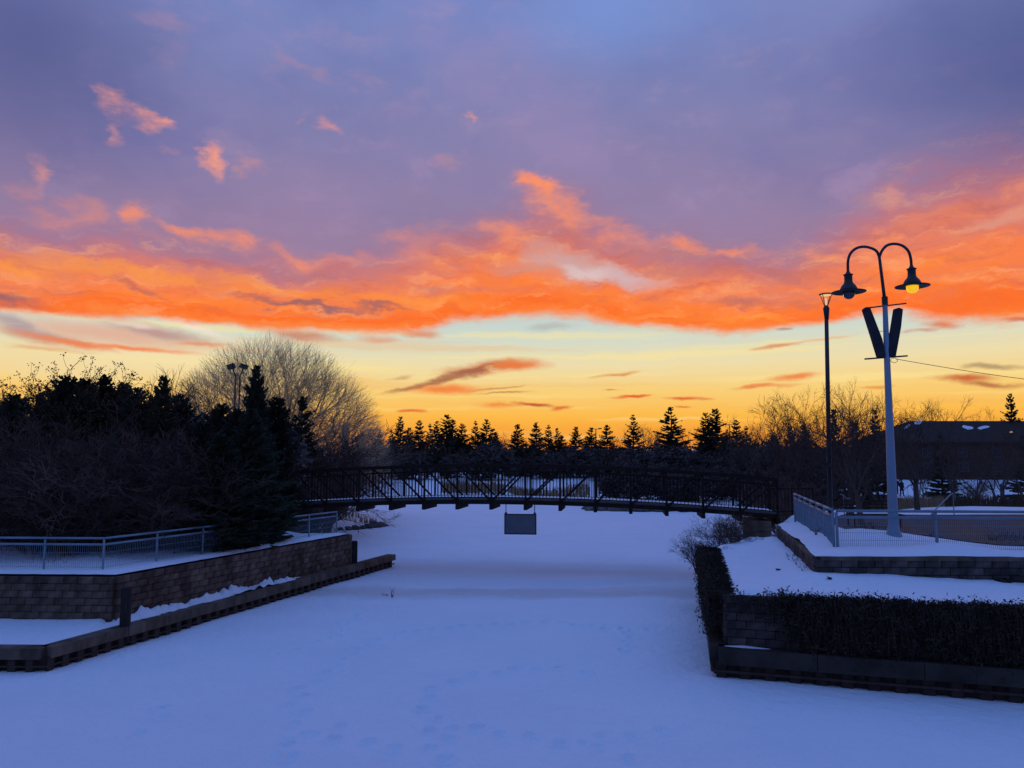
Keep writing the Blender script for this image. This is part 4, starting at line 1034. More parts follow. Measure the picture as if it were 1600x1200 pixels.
for (px, top, Y, kd, wd, lab) in (
    (1500, 640, 105, 0, 1.2, 'bare tree behind the long building roof, left of its snow patches'), (1450, 628, 105, 1, 1.0, 'bare tree rising behind the sloping end of the building'), (1545, 634, 110, 2, .6, 'small bare tree poking above the roof ridge near the lone spruce'),
    (1432, 735, 70, 0, .9, 'young bare tree with a dark trunk beside the two walkers'), (1440, 720, 66, 1, .9, 'dark-trunked bare tree right of the two walkers'), (1520, 668, 62, 2, .9, 'leaning bare tree in front of the building'), (1486, 662, 60, 1, .9, 'tall bare tree in front of the building, nearest the curled handrail'), (1556, 655, 50, 0, .9, 'bare tree with a forked trunk in front of the building, near the right edge'), (1592, 700, 56, 1, 1.0, 'bare tree at the right edge of the picture')):
    plant_px('bare_tree', lab, 'tree', B_KIND[kd] if Y > 60 else CRAB[kd], px, top, Y, px * .31, wd, 'bare trees near the building')
for (px, top, Y, kd, wd, lab) in (
    (1366, 640, 60, 2, .7, 'dark spruce half hidden behind the pale lamp post'), (1302, 640, 58, 0, .8, 'dark spruce behind the tall black lamp'), (1260, 672, 60, 1, .9, 'dark spruce behind the right end of the footbridge'), (1335, 660, 64, 3, 1.0, 'dark spruce between the two lamp posts'),
    (1468, 676, 74, 4, 1.0, 'spruce with drooping skirts in front of the building'), (1578, 615, 98, 1, .8, 'lone spruce standing above the roof ridge near the right edge'), (1352, 722, 58, 2, .8, 'small snow-dusted spruce left of the pale lamp post'), (1598, 680, 70, 2, 1.0, 'dark spruce at the right edge in front of the building')):
    plant_px('spruce_tree', lab, 'tree', S_KIND[kd], px, top, Y, px * .53, wd, 'spruces on the right bank')
_row = sorted(((1225, 690, 58, 1.2), (1262, 694, 100, 1.4), (1310, 694, 104, 1.4), (1350, 698, 108, 1.4), (1235, 722, 48, 1.0)))
for _i, (px, top, Y, wd) in enumerate(_row):
    plant_px('evergreen_bush', 'dark evergreen behind the bare trees on the right bank, ' + nth(_i, len(_row)), 'bush', BUSH[px % 3], px, top, Y, px * .5, wd, 'evergreens behind the right bank trees')
for (px, top, Y, wd, lab) in ((1520, 750, 72, 1.6, 'low twiggy shrub in the snow before the building'), (1230, 745, 44, 1.2, 'low dark shrub beside the far railing of the footbridge')):
    plant_px('twiggy_shrub', lab, 'shrub', SHRUB[px % 3], px, top, Y, px * .3, wd)
# shrub spilling over the pond under the footbridge
for (x, y, h, wd, lab) in ((8.05, 29.6, 1.55, 1.15, 'bare twiggy shrub under the right end of the footbridge'), (8.9, 30.6, 1.5, 1.0, 'bare twiggy shrub against the abutment under the footbridge')):
    plant('twiggy_shrub', lab, 'shrub', (SHRUB[0] if h > 1.5 else SHRUB[1]), x, y, h, 1.1, wd, z=1.25 if h > 1.5 else 1.35)
q = at(1086, 870, 26.5)
plant('twiggy_shrub', 'small twiggy bush sticking out over the ice from the vine-covered wall', 'shrub', SHRUB[2], 6.35, 27.0, 1.1, .4, 1.2, z=1.2)

# ------------------------------------------------------------------ fences
def fence(name, label, pts, h, mat, spacing, zf, rail_r=.035, wires=.05, gap=.17, end_posts=True, mid=None):
    """two pipe rails on posts with a welded wire panel below; pts is the plan line"""
    root = thing(name, label, 'fence', (pts[0][0], pts[0][1], zf(*pts[0])))
    bays = []
    for a, b in zip(pts, pts[1:]):
        L = math.dist(a, b); n = max(1, round(L / spacing))
        bays += [((a[0] + (b[0] - a[0]) * i / n, a[1] + (b[1] - a[1]) * i / n), (a[0] + (b[0] - a[0]) * (i + 1) / n, a[1] + (b[1] - a[1]) * (i + 1) / n)) for i in range(n)]
    posts = [bays[0][0]] + [b for a, b in bays]
    for (x, y) in posts:
        z = zf(x, y); m = MB(); m.tube([(x, y, z - .25), (x, y, z + h - rail_r)], rail_r * .92, 10); m.build('post', mat, root, True)
    for dz, nm in ((h, 'top_rail'), (h - gap, 'lower_rail')):
        for a, b in bays:
            m = MB(); m.tube([(*a, zf(*a) + dz), (*b, zf(*b) + dz)], rail_r, 10); m.build(nm, mat, root, True)
    for a, b in bays:
        L = math.dist(a, b); m = MB(); z0, z1 = zf(*a), zf(*b)
        k = int(L / wires)
        for i in range(1, k):
            t = i / k; x, y, z = a[0] + (b[0] - a[0]) * t, a[1] + (b[1] - a[1]) * t, z0 + (z1 - z0) * t
            m.bar((x, y, z + .06), (x, y, z + h - gap), .006, .006)
        for q in np.arange(.08, h - gap, .20): m.bar((*a, z0 + q), (*b, z1 + q), .007, .007)
        tag(m.build('wire_panel', mat, root), kind='stuff')
    return root
zr = lambda x, y: TR + .03 + max(0, min(1, (21.6 - y) / 3)) * 0
fence('fence', 'blue-grey pipe fence with wire panels angling away beside the footbridge end', [(8.82, 21.5), (11.15, 30.8)], 1.07, FENCE, 1.55, lambda x, y: TR + .02, .04, .045)
fence('fence', 'blue-grey pipe fence with wire panels along the terrace wall, in front of the lamp post', [(8.90, 21.46), (14.1, 21.0), (20, 20.6)], 1.07, FENCE, 2.55, lambda x, y: TR + .0, .04, .05)
fence('fence', 'blue-grey pipe fence running away at the right edge beside the paved ground', [(14.15, 21.1), (18.6, 27.4)], .98, FENCE, 1.3, lambda x, y: TR + .02, .035, .03)
fence('fence', 'pale pipe fence with wire panels on the long block wall below the thicket', [(-20, 22.5), (-11.45, 22.02), (-7.3, 32.6)], .88, FENCE_L, 1.75, lambda x, y: TL + .05, .03, .06)
# thin snow on the lit far end of the rails
# ------------------------------------------------------------------ mooring posts on the left ledge
for (px, top, Y, w, lab) in ((198, 918, 21.0, .24, 'dark square timber post at the corner of the block wall'), (553, 846, 33.4, .29, 'dark square timber post at the far end of the block wall')):
    q = at(px, top, Y); e = thing('timber_post', lab, 'post', (q.x, q.y, .4))
    b = bmesh.new(); bmesh.ops.create_cube(b, size=1)
    for v in b.verts: v.co = Vector((v.co.x * w, v.co.y * w, v.co.z * (q.z - .1)))
    bmesh.ops.bevel(b, geom=list(b.edges), offset=.02, segments=1, affect='EDGES')
    me = bpy.data.meshes.new('shaft'); b.to_mesh(me); b.free(); me.materials.append(TIMBER)
    o = link('shaft', me, e); o.location = (0, 0, (q.z - .1) / 2 + .1 - .4); o.rotation_euler = (0, 0, .3)
    m = MB(); m.box((q.x, q.y, q.z + .012), (w * .9, w * .9, .02), .3); m.build('post_cap', DARKMETAL, e)

# ------------------------------------------------------------------ vines over the planter wall
def vine_strip(label, A, B, z_top, n, seed, bare=None, thick=.22, hang=1.0):
    r = random.Random(seed); A, B = Vector(A), Vector(B); u = (B - A); L = u.length; u.normalize(); out = Vector((u.y, -u.x))
    stems, leaves = MB(), MB()
    for i in range(n):
        s = r.random() * L; ln = hang * r.uniform(.35, 1.0) * (1 + .35 * mnoise.noise(Vector((s * 1.1, seed + 5, 0))))
        if mnoise.noise(Vector((s * 2.6, seed + 9, 0))) < r.uniform(-.9, -.05): continue
        if bare:
            k = bare(s)
            if r.random() > k: continue
            ln *= .35 + .65 * k
        p = A + u * s - out * r.uniform(.0, .25); z = z_top + r.uniform(-.02, .10) + .07 * mnoise.noise(Vector((s * 2.2, seed, 0))); off = r.uniform(.02, thick)
        pts = [(p.x, p.y, z)]; q = p.copy(); zz = z; st = ln / 4
        q = p + out * (off + .25) ; pts.append((q.x, q.y, z + r.uniform(-.10, .05)))
        for k in range(4):
            q = q + u * r.gauss(0, .07) + out * r.gauss(0, .035); zz = z - st * (k + 1); pts.append((q.x, q.y, zz))
        stems.tube(pts, [.008, .008, .007, .006, .005, .003], 3, False)
        for k in range(14):
            c = Vector(pts[r.randint(1, 5)]) + Vector((r.gauss(0, .05), r.gauss(0, .05), r.gauss(0, .07)))
            a = Vector((u.x * r.gauss(0, 1), u.y * r.gauss(0, 1), r.gauss(0, .8))).normalized() * r.uniform(.015, .06) + Vector((r.gauss(0, .015), r.gauss(0, .015), 0)); bb = perp(r, a.normalized()) * r.uniform(.008, .03)
            e = len(leaves.v); leaves.v += [tuple(c - a), tuple(c + bb), tuple(c + a), tuple(c - bb * .6)]; leaves.f.append((e, e + 1, e + 2, e + 3))
        if r.random() < .25:                                                       # twig ends sticking up and out
            c = Vector(pts[1]); stems.tube([tuple(c), tuple(c + Vector((out.x * r.uniform(0, .2) + r.gauss(0, .06), out.y * r.uniform(0, .2), r.uniform(.02, .16))))], [.007, .003], 3, False)
    t = thing('vine_mat', label, 'vine', (A.x, A.y, z_top))
    tag(stems.build('stems', VINE, t), kind='stuff'); tag(leaves.build('leaves', VINE, t), kind='stuff')
vine_strip('thick mat of dark bare vines hanging over the front of the planter wall', PW[1], PW[2], 1.80, 1900, 1, lambda s: 1.0 if s > 1.7 else .10 + .9 * max(0, (s - .9)) / .8 if s > .9 else .10, .16, 1.42)
vine_strip('dark bare vines hanging over the side of the planter wall towards the ice', PW[0], PW[1], 1.80, 1500, 2, None, .34, 1.1)
vine_strip('dark vines along the planter wall beyond the right edge', PW[2], PW[3], 1.80, 500, 3, None, .2, 1.0)
# ragged dark litter where the planter meets the terrace wall
r = random.Random(8)
for i, (px, py) in enumerate(((1236, 872), (1240, 878), (1246, 880), (1250, 886), (1256, 890), (1262, 896))):
    d = ray(px, py); kk = (1.98 - CAMZ) / d.z; p = Vector((0, 0, CAMZ)) + d * kk; m = MB()
    for j in range(26):
        a = r.uniform(0, 6.28); m.tube([(p.x + r.gauss(0, .05), p.y + r.gauss(0, .05), 1.9), (p.x + math.cos(a) * .16, p.y + math.sin(a) * .16, 1.98 + r.uniform(0, .16))], [.012, .003], 3, False)
    tag(m.build('dead_plant', VINE), 'dark withered clump at the terrace wall corner, ' + nth(i, 6), 'plant', 'withered clumps at the terrace wall corner')
for i, (px, py, s) in enumerate(((1355, 902, .09), (1297, 912, .06), (1510, 906, .06), (1566, 908, .14), (1216, 896, .05), (1580, 903, .10), (1150, 835, .05))):
    d = ray(px, py); kk = (1.88 - CAMZ) / d.z; p = Vector((0, 0, CAMZ)) + d * kk; m = MB(); zz = float(pl_h(np.array([(p.x, p.y)]))[0])
    for j in range(9):
        a = r.uniform(0, 6.28); c = Vector((p.x + r.gauss(0, s * .5), p.y + r.gauss(0, s * .4), zz + .02 + s * .3 * r.random()))
        v = Vector((math.cos(a), math.sin(a), r.uniform(-.2, .9))) * s; w = perp(r, v.normalized()) * s * .5
        e = len(m.v); m.v += [tuple(c - v * .6), tuple(c + w), tuple(c + v), tuple(c - w)]; m.f.append((e, e + 1, e + 2, e + 3))
    tag(m.build('dead_leaf_clump', VINE), ('dark leaf clump on the planter snow, ' + ['near its middle', 'just in front of the wall corner', 'right of the middle', 'largest, near the right edge', 'close to the terrace wall corner', 'last before the right edge', 'beside the pond-side vines'][i]), 'leaf clump', 'dark leaf clumps on the planter snow')

# ------------------------------------------------------------------ pale twin-arm lamp post
lp = at(1397, 846, 22.6); lp.z = float(land_h([(lp.x, lp.y)])[0]) - .03
L = thing('lamp_post', 'pale blue lamp post with two curved arms and a folded dark banner pair', 'lamp post', lp)
def LP(px, py, dy=0): return at(px, py, 22.6 + dy)
b0 = lp.copy()
top_pole = LP(1382.5, 470)
m = MB(); m.tube([tuple(b0 + Vector((0, 0, -.3))), tuple(b0), tuple(b0.lerp(top_pole, .25)), tuple(b0.lerp(top_pole, .6)), tuple(top_pole)], [.145, .145, .125, .095, .068], 16); m.build('shaft', LAMPPAINT, L, True)
m = MB(); m.lathe([(.26, -.12), (.24, -.02), (.18, .10), (.15, .26), (.14, .30)], b0, 20); m.build('base_flare', LAMPPAINT, L, True)
m = MB(); yk = LP(1374, 402); m.tube([tuple(top_pole), tuple(yk)], [.05, .042], 10); m.build('upper_pole', DARKMETAL, L, True)
m = MB(); m.lathe([(.085, -.12), (.085, .12)], top_pole, 14); m.build('collar', DARKMETAL, L)
for path, nm in (([(1374, 402), (1370, 393), (1362, 388), (1350, 385.5), (1338, 388), (1329, 396), (1325, 408), (1325, 425)], 'arm'), ([(1374, 402), (1378, 392), (1386, 383.5), (1398, 381), (1410, 384), (1419, 392), (1423, 404), (1424, 416)], 'arm')):
    c_ = [LP(*p) for p in path]; c_ = [c_[0] * 2 - c_[1]] + c_ + [c_[-1] * 2 - c_[-2]]; P = []
    for j in range(1, len(c_) - 2):                                                # smooth curve through the points
        for t_ in (0, .25, .5, .75):
            p0, p1, p2, p3 = c_[j - 1:j + 3]; P.append(tuple(.5 * (2 * p1 + (p2 - p0) * t_ + (2 * p0 - 5 * p1 + 4 * p2 - p3) * t_ ** 2 + (3 * p1 - p0 - 3 * p2 + p3) * t_ ** 3)))
    P.append(tuple(c_[-2]))
    m = MB(); m.tube(P, .042, 8); m.build('arm', DARKMETAL, L, True)
for (px, ytop, lit) in ((1325, 425, False), (1424, 416, True)):
    c = LP(px, ytop)
    hd = MB(); hd.lathe([(.10, -.62), (.27, -.56), (.25, -.52), (.20, -.42), (.13, -.34), (.125, -.30), (.115, -.29), (.115, -.10), (.14, -.095), (.14, -.075), (.09, -.06), (.05, .0), (.045, .03)], c, 20)
    h_ = hd.build('lamp_head', DARKMETAL, L, True)
    m = MB(); m.lathe([(.20, -.60), (.48, -.615), (.485, -.60), (.20, -.565)], c, 28); m.build('brim', DARKMETAL, h_, True)
    gl = MB(); gl.lathe([(.02, -.82), (.09, -.80), (.15, -.74), (.17, -.67), (.17, -.60)], c, 18); gl.build('globe', GLOBE_LIT if lit else GLOBE_OFF, h_, True)
for (a, b_, rr) in (((1356, 481), (1416, 474), .022), ((1351, 561), (1418, 556), .024)):
    m = MB(); m.tube([tuple(LP(*a)), tuple(LP(*b_))], rr, 8); m.build('banner_bar', DARKMETAL, L, True)
def slab(pts_px, dep, name, mat, parent):
    m = MB(); n = len(pts_px)
    f = [LP(*p, -dep / 2) for p in pts_px]; bk = [q + Vector((0, dep, 0)) for q in f]
    m.v = [tuple(q) for q in f + bk]; m.f = [tuple(range(n)), tuple(reversed(range(n, 2 * n)))] + [(i, i + n, (i + 1) % n + n, (i + 1) % n) for i in range(n)]
    return m.build(name, mat, parent)
slab([(1350, 483), (1354, 479.5), (1360, 481), (1379, 530), (1384, 556), (1381, 559), (1373, 557), (1363, 524)], .16, 'banner', BANNER, L)
slab([(1399.5, 482), (1405, 480.5), (1411, 483), (1408, 512), (1400, 556), (1389, 558), (1387, 552), (1394, 516)], .16, 'banner', BANNER, L)
m = MB(); m.tube([tuple(LP(1373, 519)), tuple(LP(1378, 517)), tuple(LP(1386, 519)), tuple(LP(1393, 523))], .008, 5, False); m.build('tie_cord', DARKMETAL, L)
m = MB(); lc = LP(1397, 563); m.tube([tuple(lc + Vector((.1 * math.cos(a), 0, .07 * math.sin(a)))) for a in np.linspace(0, 6.28, 14)], .008, 5, False); m.build('wire_loop', DARKMETAL, L)
m = MB(); w0 = LP(1400, 561); w1 = at(1760, 608, 23.5)
m.tube([tuple(w0.lerp(w1, t) - Vector((0, 0, .10 * math.sin(t * math.pi)))) for t in np.linspace(0, 1, 14)], .009, 5, False)
tag(m.build('overhead_wire', DARKMETAL), 'thin wire running from the pale lamp post off to the right', 'wire')
# tall black lamp behind
kb = at(1297, 800, 34); kb.z = float(land_h([(kb.x, kb.y)])[0])
K = thing('lamp_post', 'tall slim black lamp post with a small lit lantern on top', 'lamp post', (kb.x, kb.y, kb.z - .05))
def KP(px, py): return at(px, py, 34)
m = MB(); m.tube([(kb.x, kb.y, kb.z - .3), tuple(kb.lerp(KP(1291, 482), .5)), tuple(KP(1291, 482))], [.115, .095, .085], 12); m.build('shaft', DARKMETAL, K, True)
c = KP(1291, 482); m = MB(); m.lathe([(.09, -.5), (.13, -.1), (.14, .0), (.08, .12), (.05, .14)], c, 14); m.build('lantern_socket', DARKMETAL, K, True)
ct = KP(1291, 460)
m = MB(); m.lathe([(.30, -.02), (.31, .02), (.12, .05), (.02, .06)], ct, 18); cap_ = m.build('lantern_cap', DARKMETAL, K, True)
for k in range(4):
    a = .6 + k * math.pi / 2
    m = MB(); m.tube([tuple(c + Vector((.06 * math.cos(a), .06 * math.sin(a), .06))), tuple(ct + Vector((.28 * math.cos(a), .28 * math.sin(a), -.02)))], .016, 6); m.build('lantern_strut', DARKMETAL, K)
m = MB(); m.lathe([(.035, .08), (.045, .2), (.045, .42), (.03, .46)], c, 10); m.build('bulb', LED, K, True)
m = MB(); m.lathe([(.05, -.05), (.24, -.045), (.24, -.03), (.05, -.03)], ct, 14); m.build('light_ring', LED, K)

# ------------------------------------------------------------------ far poles and chimney
def t_pole(label, px, top, Y, w, heads=2, base=None):
    q = at(px, top, Y); zz = float(land_h([(q.x, Y)])[0]); e = thing('light_pole', label, 'light pole', (q.x, Y, zz))
    m = MB(); m.tube([(q.x, Y, zz - .2), (q.x, Y, q.z)], [.16, .09], 8); m.build('pole', DARKMETAL, e)
    m = MB(); m.bar((q.x - w, Y, q.z - .05), (q.x + w, Y, q.z - .05), .10, .10); m.build('crossarm', DARKMETAL, e)
    for k in np.linspace(-1, 1, heads): m = MB(); m.box((q.x + k * w, Y - .1, q.z + .05), (.7, .4, .22)); m.build('floodlight', DARKMETAL, e)
t_pole('distant light pole with a crossarm right of the twin far spruces', 1140, 663, 150, 1.0)
t_pole('distant light pole with a crossarm among the middle of the far spruces', 931, 670, 165, .9)
t_pole('slender distant pole in front of the dark wood behind the footbridge', 657, 706, 118, .3)
fq = at(372, 574, 56); zz = float(land_h([(fq.x, 56)])[0])
e = thing('floodlight_pole', 'twin floodlights on a pole in front of the round pale tree', 'light pole', (fq.x, 56, zz))
for k in (-1, 1):
    m = MB(); m.tube([(fq.x + k * .16, 56, zz - .2), (fq.x + k * .16, 56, at(372, 588, 56).z), (fq.x + k * .42, 56, at(372, 574, 56).z)], [.07, .06, .05], 8); m.build('pole', DARKMETAL, e)
    c = fq + Vector((k * .46, -.1, .05)); m = MB(); m.box(c, (.5, .4, .34), ry=k * .35); m.build('floodlight', DARKMETAL, e)
m = MB(); m.bar((fq.x - .25, 56, at(372, 586, 56).z), (fq.x + .25, 56, at(372, 586, 56).z), .05, .05); m.build('crossarm', DARKMETAL, e)
cq = at(540, 665, 190); zz = float(land_h([(cq.x, 190)])[0])
e = thing('chimney', 'grey square chimney rising above the trees right of the round pale tree', 'chimney', (cq.x, 190, zz))
m = MB(); m.box((cq.x, 190, (zz + cq.z) / 2), (1.5, 1.5, cq.z - zz)); m.build('shaft', DARKCONC, e)
m = MB(); m.box((cq.x, 190, cq.z + .1), (1.62, 1.62, .3)); m.build('chimney_cap', CONCRETE, e)

# ------------------------------------------------------------------ long dark building on the right
BY = 92.0; x0, x1 = at(1402, 700, BY).x, 96.0; zg = float(land_h([(60, BY)])[0]) - .2
eave = at(1500, 692, BY).z; rq = at(1425, 659, BY + 6).z; rq2 = at(1600, 652, BY + 6).z
B = thing('building', 'long dark brick building with a low roof on the far right', 'building', ((x0 + x1) / 2, BY, zg))
m = MB(); m.box(((x0 + x1) / 2, BY + 6, (zg + eave) / 2), (x1 - x0, 12, eave - zg)); m.build('facade', WALLBRICK, B)
m = MB(); o_ = .6
m.v = [(x0 - o_, BY - o_, eave - .05), (x1 + o_, BY - o_, eave - .05), (x1 + o_, BY + 12 + o_, eave - .05), (x0 - o_, BY + 12 + o_, eave - .05), (x0 + 4.6, BY + 6, rq + .1), (x1 - 4.6, BY + 6, rq + .1),
       (x0 - o_, BY - o_, eave + .12), (x1 + o_, BY - o_, eave + .12), (x1 + o_, BY + 12 + o_, eave + .12), (x0 - o_, BY + 12 + o_, eave + .12)]
m.f = [(3, 2, 1, 0), (0, 1, 7, 6), (1, 2, 8, 7), (2, 3, 9, 8), (3, 0, 6, 9), (6, 7, 5, 4), (7, 8, 5), (8, 9, 4, 5), (9, 6, 4)]
rf = m.build('roof', ROOF, B)
rs = random.Random(4)
for (pa, pb, wv) in (((1502, 667), (1522, 670), .5), ((1528, 670), (1546, 667), .4), ((1412, 670), (1424, 664), .25), ((1428, 662), (1442, 659), .2)):
    # snow patches lying on the front roof slope
    m = MB(); n = 12; ca, cb = pa, pb; cx = (ca[0] + cb[0]) / 2; ring = []
    sl = (rq + .1 - eave - .12) / (6 + o_)
    for k in range(n):
        a = 2 * math.pi * k / n; px = cx + (cb[0] - ca[0]) / 2 * math.cos(a) * rs.uniform(.8, 1.1); py = (ca[1] + cb[1]) / 2 + 3 * math.sin(a) * rs.uniform(.6, 1.2) + (cb[1] - ca[1]) / 2 * math.cos(a)
        d = ray(px, py); # meet the roof plane z = eave+.12 + sl*(y-(BY-o_))
        tt = (eave + .12 - CAMZ - sl * (BY - o_)) / (d.z - sl * d.y); q = Vector((0, 0, CAMZ)) + d * tt; ring.append((q.x, q.y, q.z + .05))
    cen = Vector((sum(q[0] for q in ring) / n, sum(q[1] for q in ring) / n, sum(q[2] for q in ring) / n + .08))
    m.v = ring + [tuple(cen)]; m.f = [(k, (k + 1) % n, n) for k in range(n)]
    m.build('roof_snow', SNOW, rf)
for i, px in enumerate((1448, 1503, 1556)):
    for zc, hh in ((eave - 1.15, 1.15), (zg + 1.5, 1.1)):
        c = at(px, 700, BY); w_ = 1.15
        wn = MB(); wn.box((c.x, BY - .03, zc), (w_ - .16, .05, hh - .16)); wo_ = wn.build('window', GLASS, B)
        f = MB()
        for k in (-1, 1): f.box((c.x + k * (w_ / 2 - .04), BY - .06, zc), (.08, .12, hh)); f.box((c.x, BY - .06, zc + k * (hh / 2 - .04)), (w_ - .164, .116, .08))
        f.box((c.x, BY - .065, zc), (.05, .05, hh - .17)); f.box((c.x, BY - .07, zc), (w_ - .17, .03, .05))
        f.build('window_frame', TRIM, wo_)
m = MB(); c = at(1475, 700, BY); m.box((c.x, BY - .04, zg + 1.2), (1.2, .08, 2.3)); dr = m.build('door', DARKMETAL, B)
m = MB(); m.box((c.x + .45, BY - .11, zg + 1.25), (.05, .06, .25)); m.build('door_handle', TRIM, dr)
m = MB(); m.lathe([(.03, -.10), (.16, -.07), (.16, .07), (.03, .10)], at(1580, 675, BY - .25), 10); lb = m.build('wall_lamp', LED, B)
# low fence line in the snow before the building
e = thing('rail_fence', 'low dark rail fence in the snow behind the two walkers', 'fence', (at(1320, 760, 88).x, 88, zg))
for i in range(9):
    x = 38 + i * 3.0; zz = float(land_h([(x, 88)])[0]); m = MB(); m.box((x, 88, zz + .5), (.12, .12, 1.1)); m.build('post', TIMBER, e)
m = MB(); m.bar((38, 88, zz + .95), (62, 88, zz + .95), .08, .12); m.build('rail', TIMBER, e)

# ------------------------------------------------------------------ two walkers
def person(label, x, y, ang, stride, seed, arm=0.0):
    z = float(land_h([(x, y)])[0])
    me = bpy.data.meshes.new('person')
    V = [(0, 0, .93), (0, 0, 1.15), (0, 0, 1.40), (0, 0, 1.50), (0, -.01, 1.58), (0, -.02, 1.66), (0, -.01, 1.75)]
    E = [(0, 1), (1, 2), (2, 3), (3, 4), (4, 5), (5, 6)]; RD = [.165, .17, .175, .075, .085, .105, .085]
    for sx in (-1, 1):
        b = len(V); st = stride * sx
        V += [(sx * .10, 0, .86), (sx * .11, -st * .5 - .02, .48), (sx * .11, -st, .09), (sx * .12, -st - .15, .05)]; RD += [.115, .078, .062, .05]; E += [(0, b), (b, b + 1), (b + 1, b + 2), (b + 2, b + 3)]
        b = len(V)
        V += [(sx * .20, 0, 1.38), (sx * .27, .04 + st * .2, 1.12), (sx * .25, -.10 + st * .3 - arm, .92 + arm), (sx * .23, -.14 + st * .3 - arm, .84 + arm)]; RD += [.085, .068, .055, .048]; E += [(2, b), (b, b + 1), (b + 1, b + 2), (b + 2, b + 3)]
    me.from_pydata(V, E, [])
    me.materials.append(CLOTH)
    o = link('person', me); o.location = (x, y, z); o.rotation_euler = (0, 0, ang)
    sk = o.modifiers.new('skin', 'SKIN')
    if not me.skin_vertices: bpy.context.view_layer.objects.active = o; me.skin_vertices  # layer comes with the modifier
    for i, sv in enumerate(me.skin_vertices[0].data): sv.radius = (RD[i], RD[i] * (.72 if i in (0, 1, 2) else 1)); sv.use_root = (i == 0)
    ss = o.modifiers.new('smooth', 'SUBSURF'); ss.levels = 1; ss.render_levels = 2
    tag(o, label, 'person', kind='thing')
    m = MB(); m.lathe([(.112, 1.655), (.122, 1.69), (.11, 1.77), (.06, 1.83), (.02, 1.845)], (0, -.01, 0), 14); m.build('hat', CLOTH, o, True, world=False)
    m = MB(); m.lathe([(.02, 1.575), (.07, 1.59), (.085, 1.64), (.08, 1.67), (.03, 1.69)], (0, -.045, 0), 12); m.build('face', SKIN, o, True, world=False)
q = at(1409.5, 778, 81); person('person in dark winter clothes walking on the snow beside the pale lamp post', q.x, 81, .3, .10, 1)
q = at(1401, 778, 82); person('person in dark winter clothes half hidden by the pale lamp post', q.x, 82, -.2, .12, 2)

# ------------------------------------------------------------------ bench and stair handrails behind the fence
bq = at(1368, 826, 27.5); bz = float(land_h([(bq.x, 27.5)])[0])
e = thing('park_bench', 'dark slatted bench behind the fence, left of the pale lamp post', 'bench', (bq.x, 27.5, bz))
for i in range(5): m = MB(); m.box((bq.x, 27.3 + i * .1, bz + .45), (1.9, .08, .035)); m.build('seat_slat', WOOD, e)
for i in range(4): m = MB(); m.box((bq.x, 27.85 + i * .025, bz + .56 + i * .11), (1.9, .03, .085)); m.build('back_slat', WOOD, e)
for k in (-.8, .8):
    m = MB(); m.bar((bq.x + k, 27.3, bz - .1), (bq.x + k, 27.3, bz + .43), .05, .06); m.build('leg', DARKMETAL, e)
    m = MB(); m.bar((bq.x + k, 27.82, bz - .1), (bq.x + k, 27.97, bz + .95), .05, .06); m.build('leg', DARKMETAL, e)
def handrail(label, path, Y, r_=.024):
    P = [at(px, py, Y + dy) for px, py, dy in path]; e = thing('handrail', label, 'handrail', (P[0].x, P[0].y, float(land_h([(P[0].x, P[0].y)])[0])))
    m = MB(); m.tube([tuple(p) for p in P], r_, 8); m.build('rail', FENCE_L, e, True)
    for p in (P[1], P[-3] if len(P) > 4 else P[-2]):
        m = MB(); m.tube([(p.x, p.y, float(land_h([(p.x, p.y)])[0]) - .2), tuple(p)], r_ * .9, 8); m.build('post', FENCE_L, e)
handrail('bright slanting stair handrail with a curled end right of the pale lamp post', [(1452, 808, 0), (1458, 800, .2), (1485, 773, 1.6), (1489, 771, 1.7), (1492, 776, 1.7), (1491, 784, 1.7)], 31)
handrail('short stair handrail behind the corner of the terrace fence', [(1336, 797, 0), (1339, 790, .2), (1344, 776, .9), (1346, 772, 1), (1347, 775, 1)], 30)
handrail('bent stair handrail beside the footbridge end', [(1313, 772, 0), (1318, 774, .1), (1323, 779, .3), (1328, 779, .4)], 32)
# ------------------------------------------------------------------ rocks, reeds, weeds
def rock_mesh(seed):
    b = bmesh.new(); bmesh.ops.create_icosphere(b, subdivisions=2, radius=1); r = random.Random(seed)
    off = Vector((r.uniform(0, 50), r.uniform(0, 50), 0))
    for v in b.verts:
        k = 1 + .45 * mnoise.noise(v.co * 1.3 + off); v.co = Vector((v.co.x * k * 1.2, v.co.y * k, v.co.z * k * .7))
    me = bpy.data.meshes.new('rock'); b.to_mesh(me); b.free(); me.materials.append(ROCK); return me
RM = [rock_mesh(i) for i in range(4)]
def rock(px, py, Y, s, label, group, sz=.8):
    q = at(px, py, Y); o = link('rock', RM[int(px) % 4]); z = max(0, float(land_h([(q.x, Y)])[0]))
    o.location = (q.x, Y, z + .1 * s); o.scale = (s, s, s * sz); o.rotation_euler = (0, 0, px * .7)
    tag(o, label, 'rock', group, 'thing')
for i, (px, Y, s) in enumerate(((918, 75, .6), (926, 73.6, .8), (938, 73.2, .9), (952, 73, .6), (966, 73, 1.0), (984, 72.8, .9), (1000, 72.6, 1.1), (1018, 72.4, .8), (1034, 72.2, 1.0), (1052, 72, .7), (1070, 71.6, .9))):
    rock(px, 797, Y, s, f'dark shore rock beyond the footbridge, {ORD[i]} from the left in its row', 'rocks along the far shore')
for i, (px, Y, s) in enumerate(((532, 53.8, .2), (545, 53.9, .28), (556, 54.2, .32), (566, 54.6, .26), (576, 55.2, .36), (586, 56.0, .5), (594, 56.4, .4), (601, 56.9, .25))):
    rock(px, 820, Y, s, f'rock on the snowy spit left of the hanging sign, {ORD[i]} from the left', 'rocks on the snowy spit')
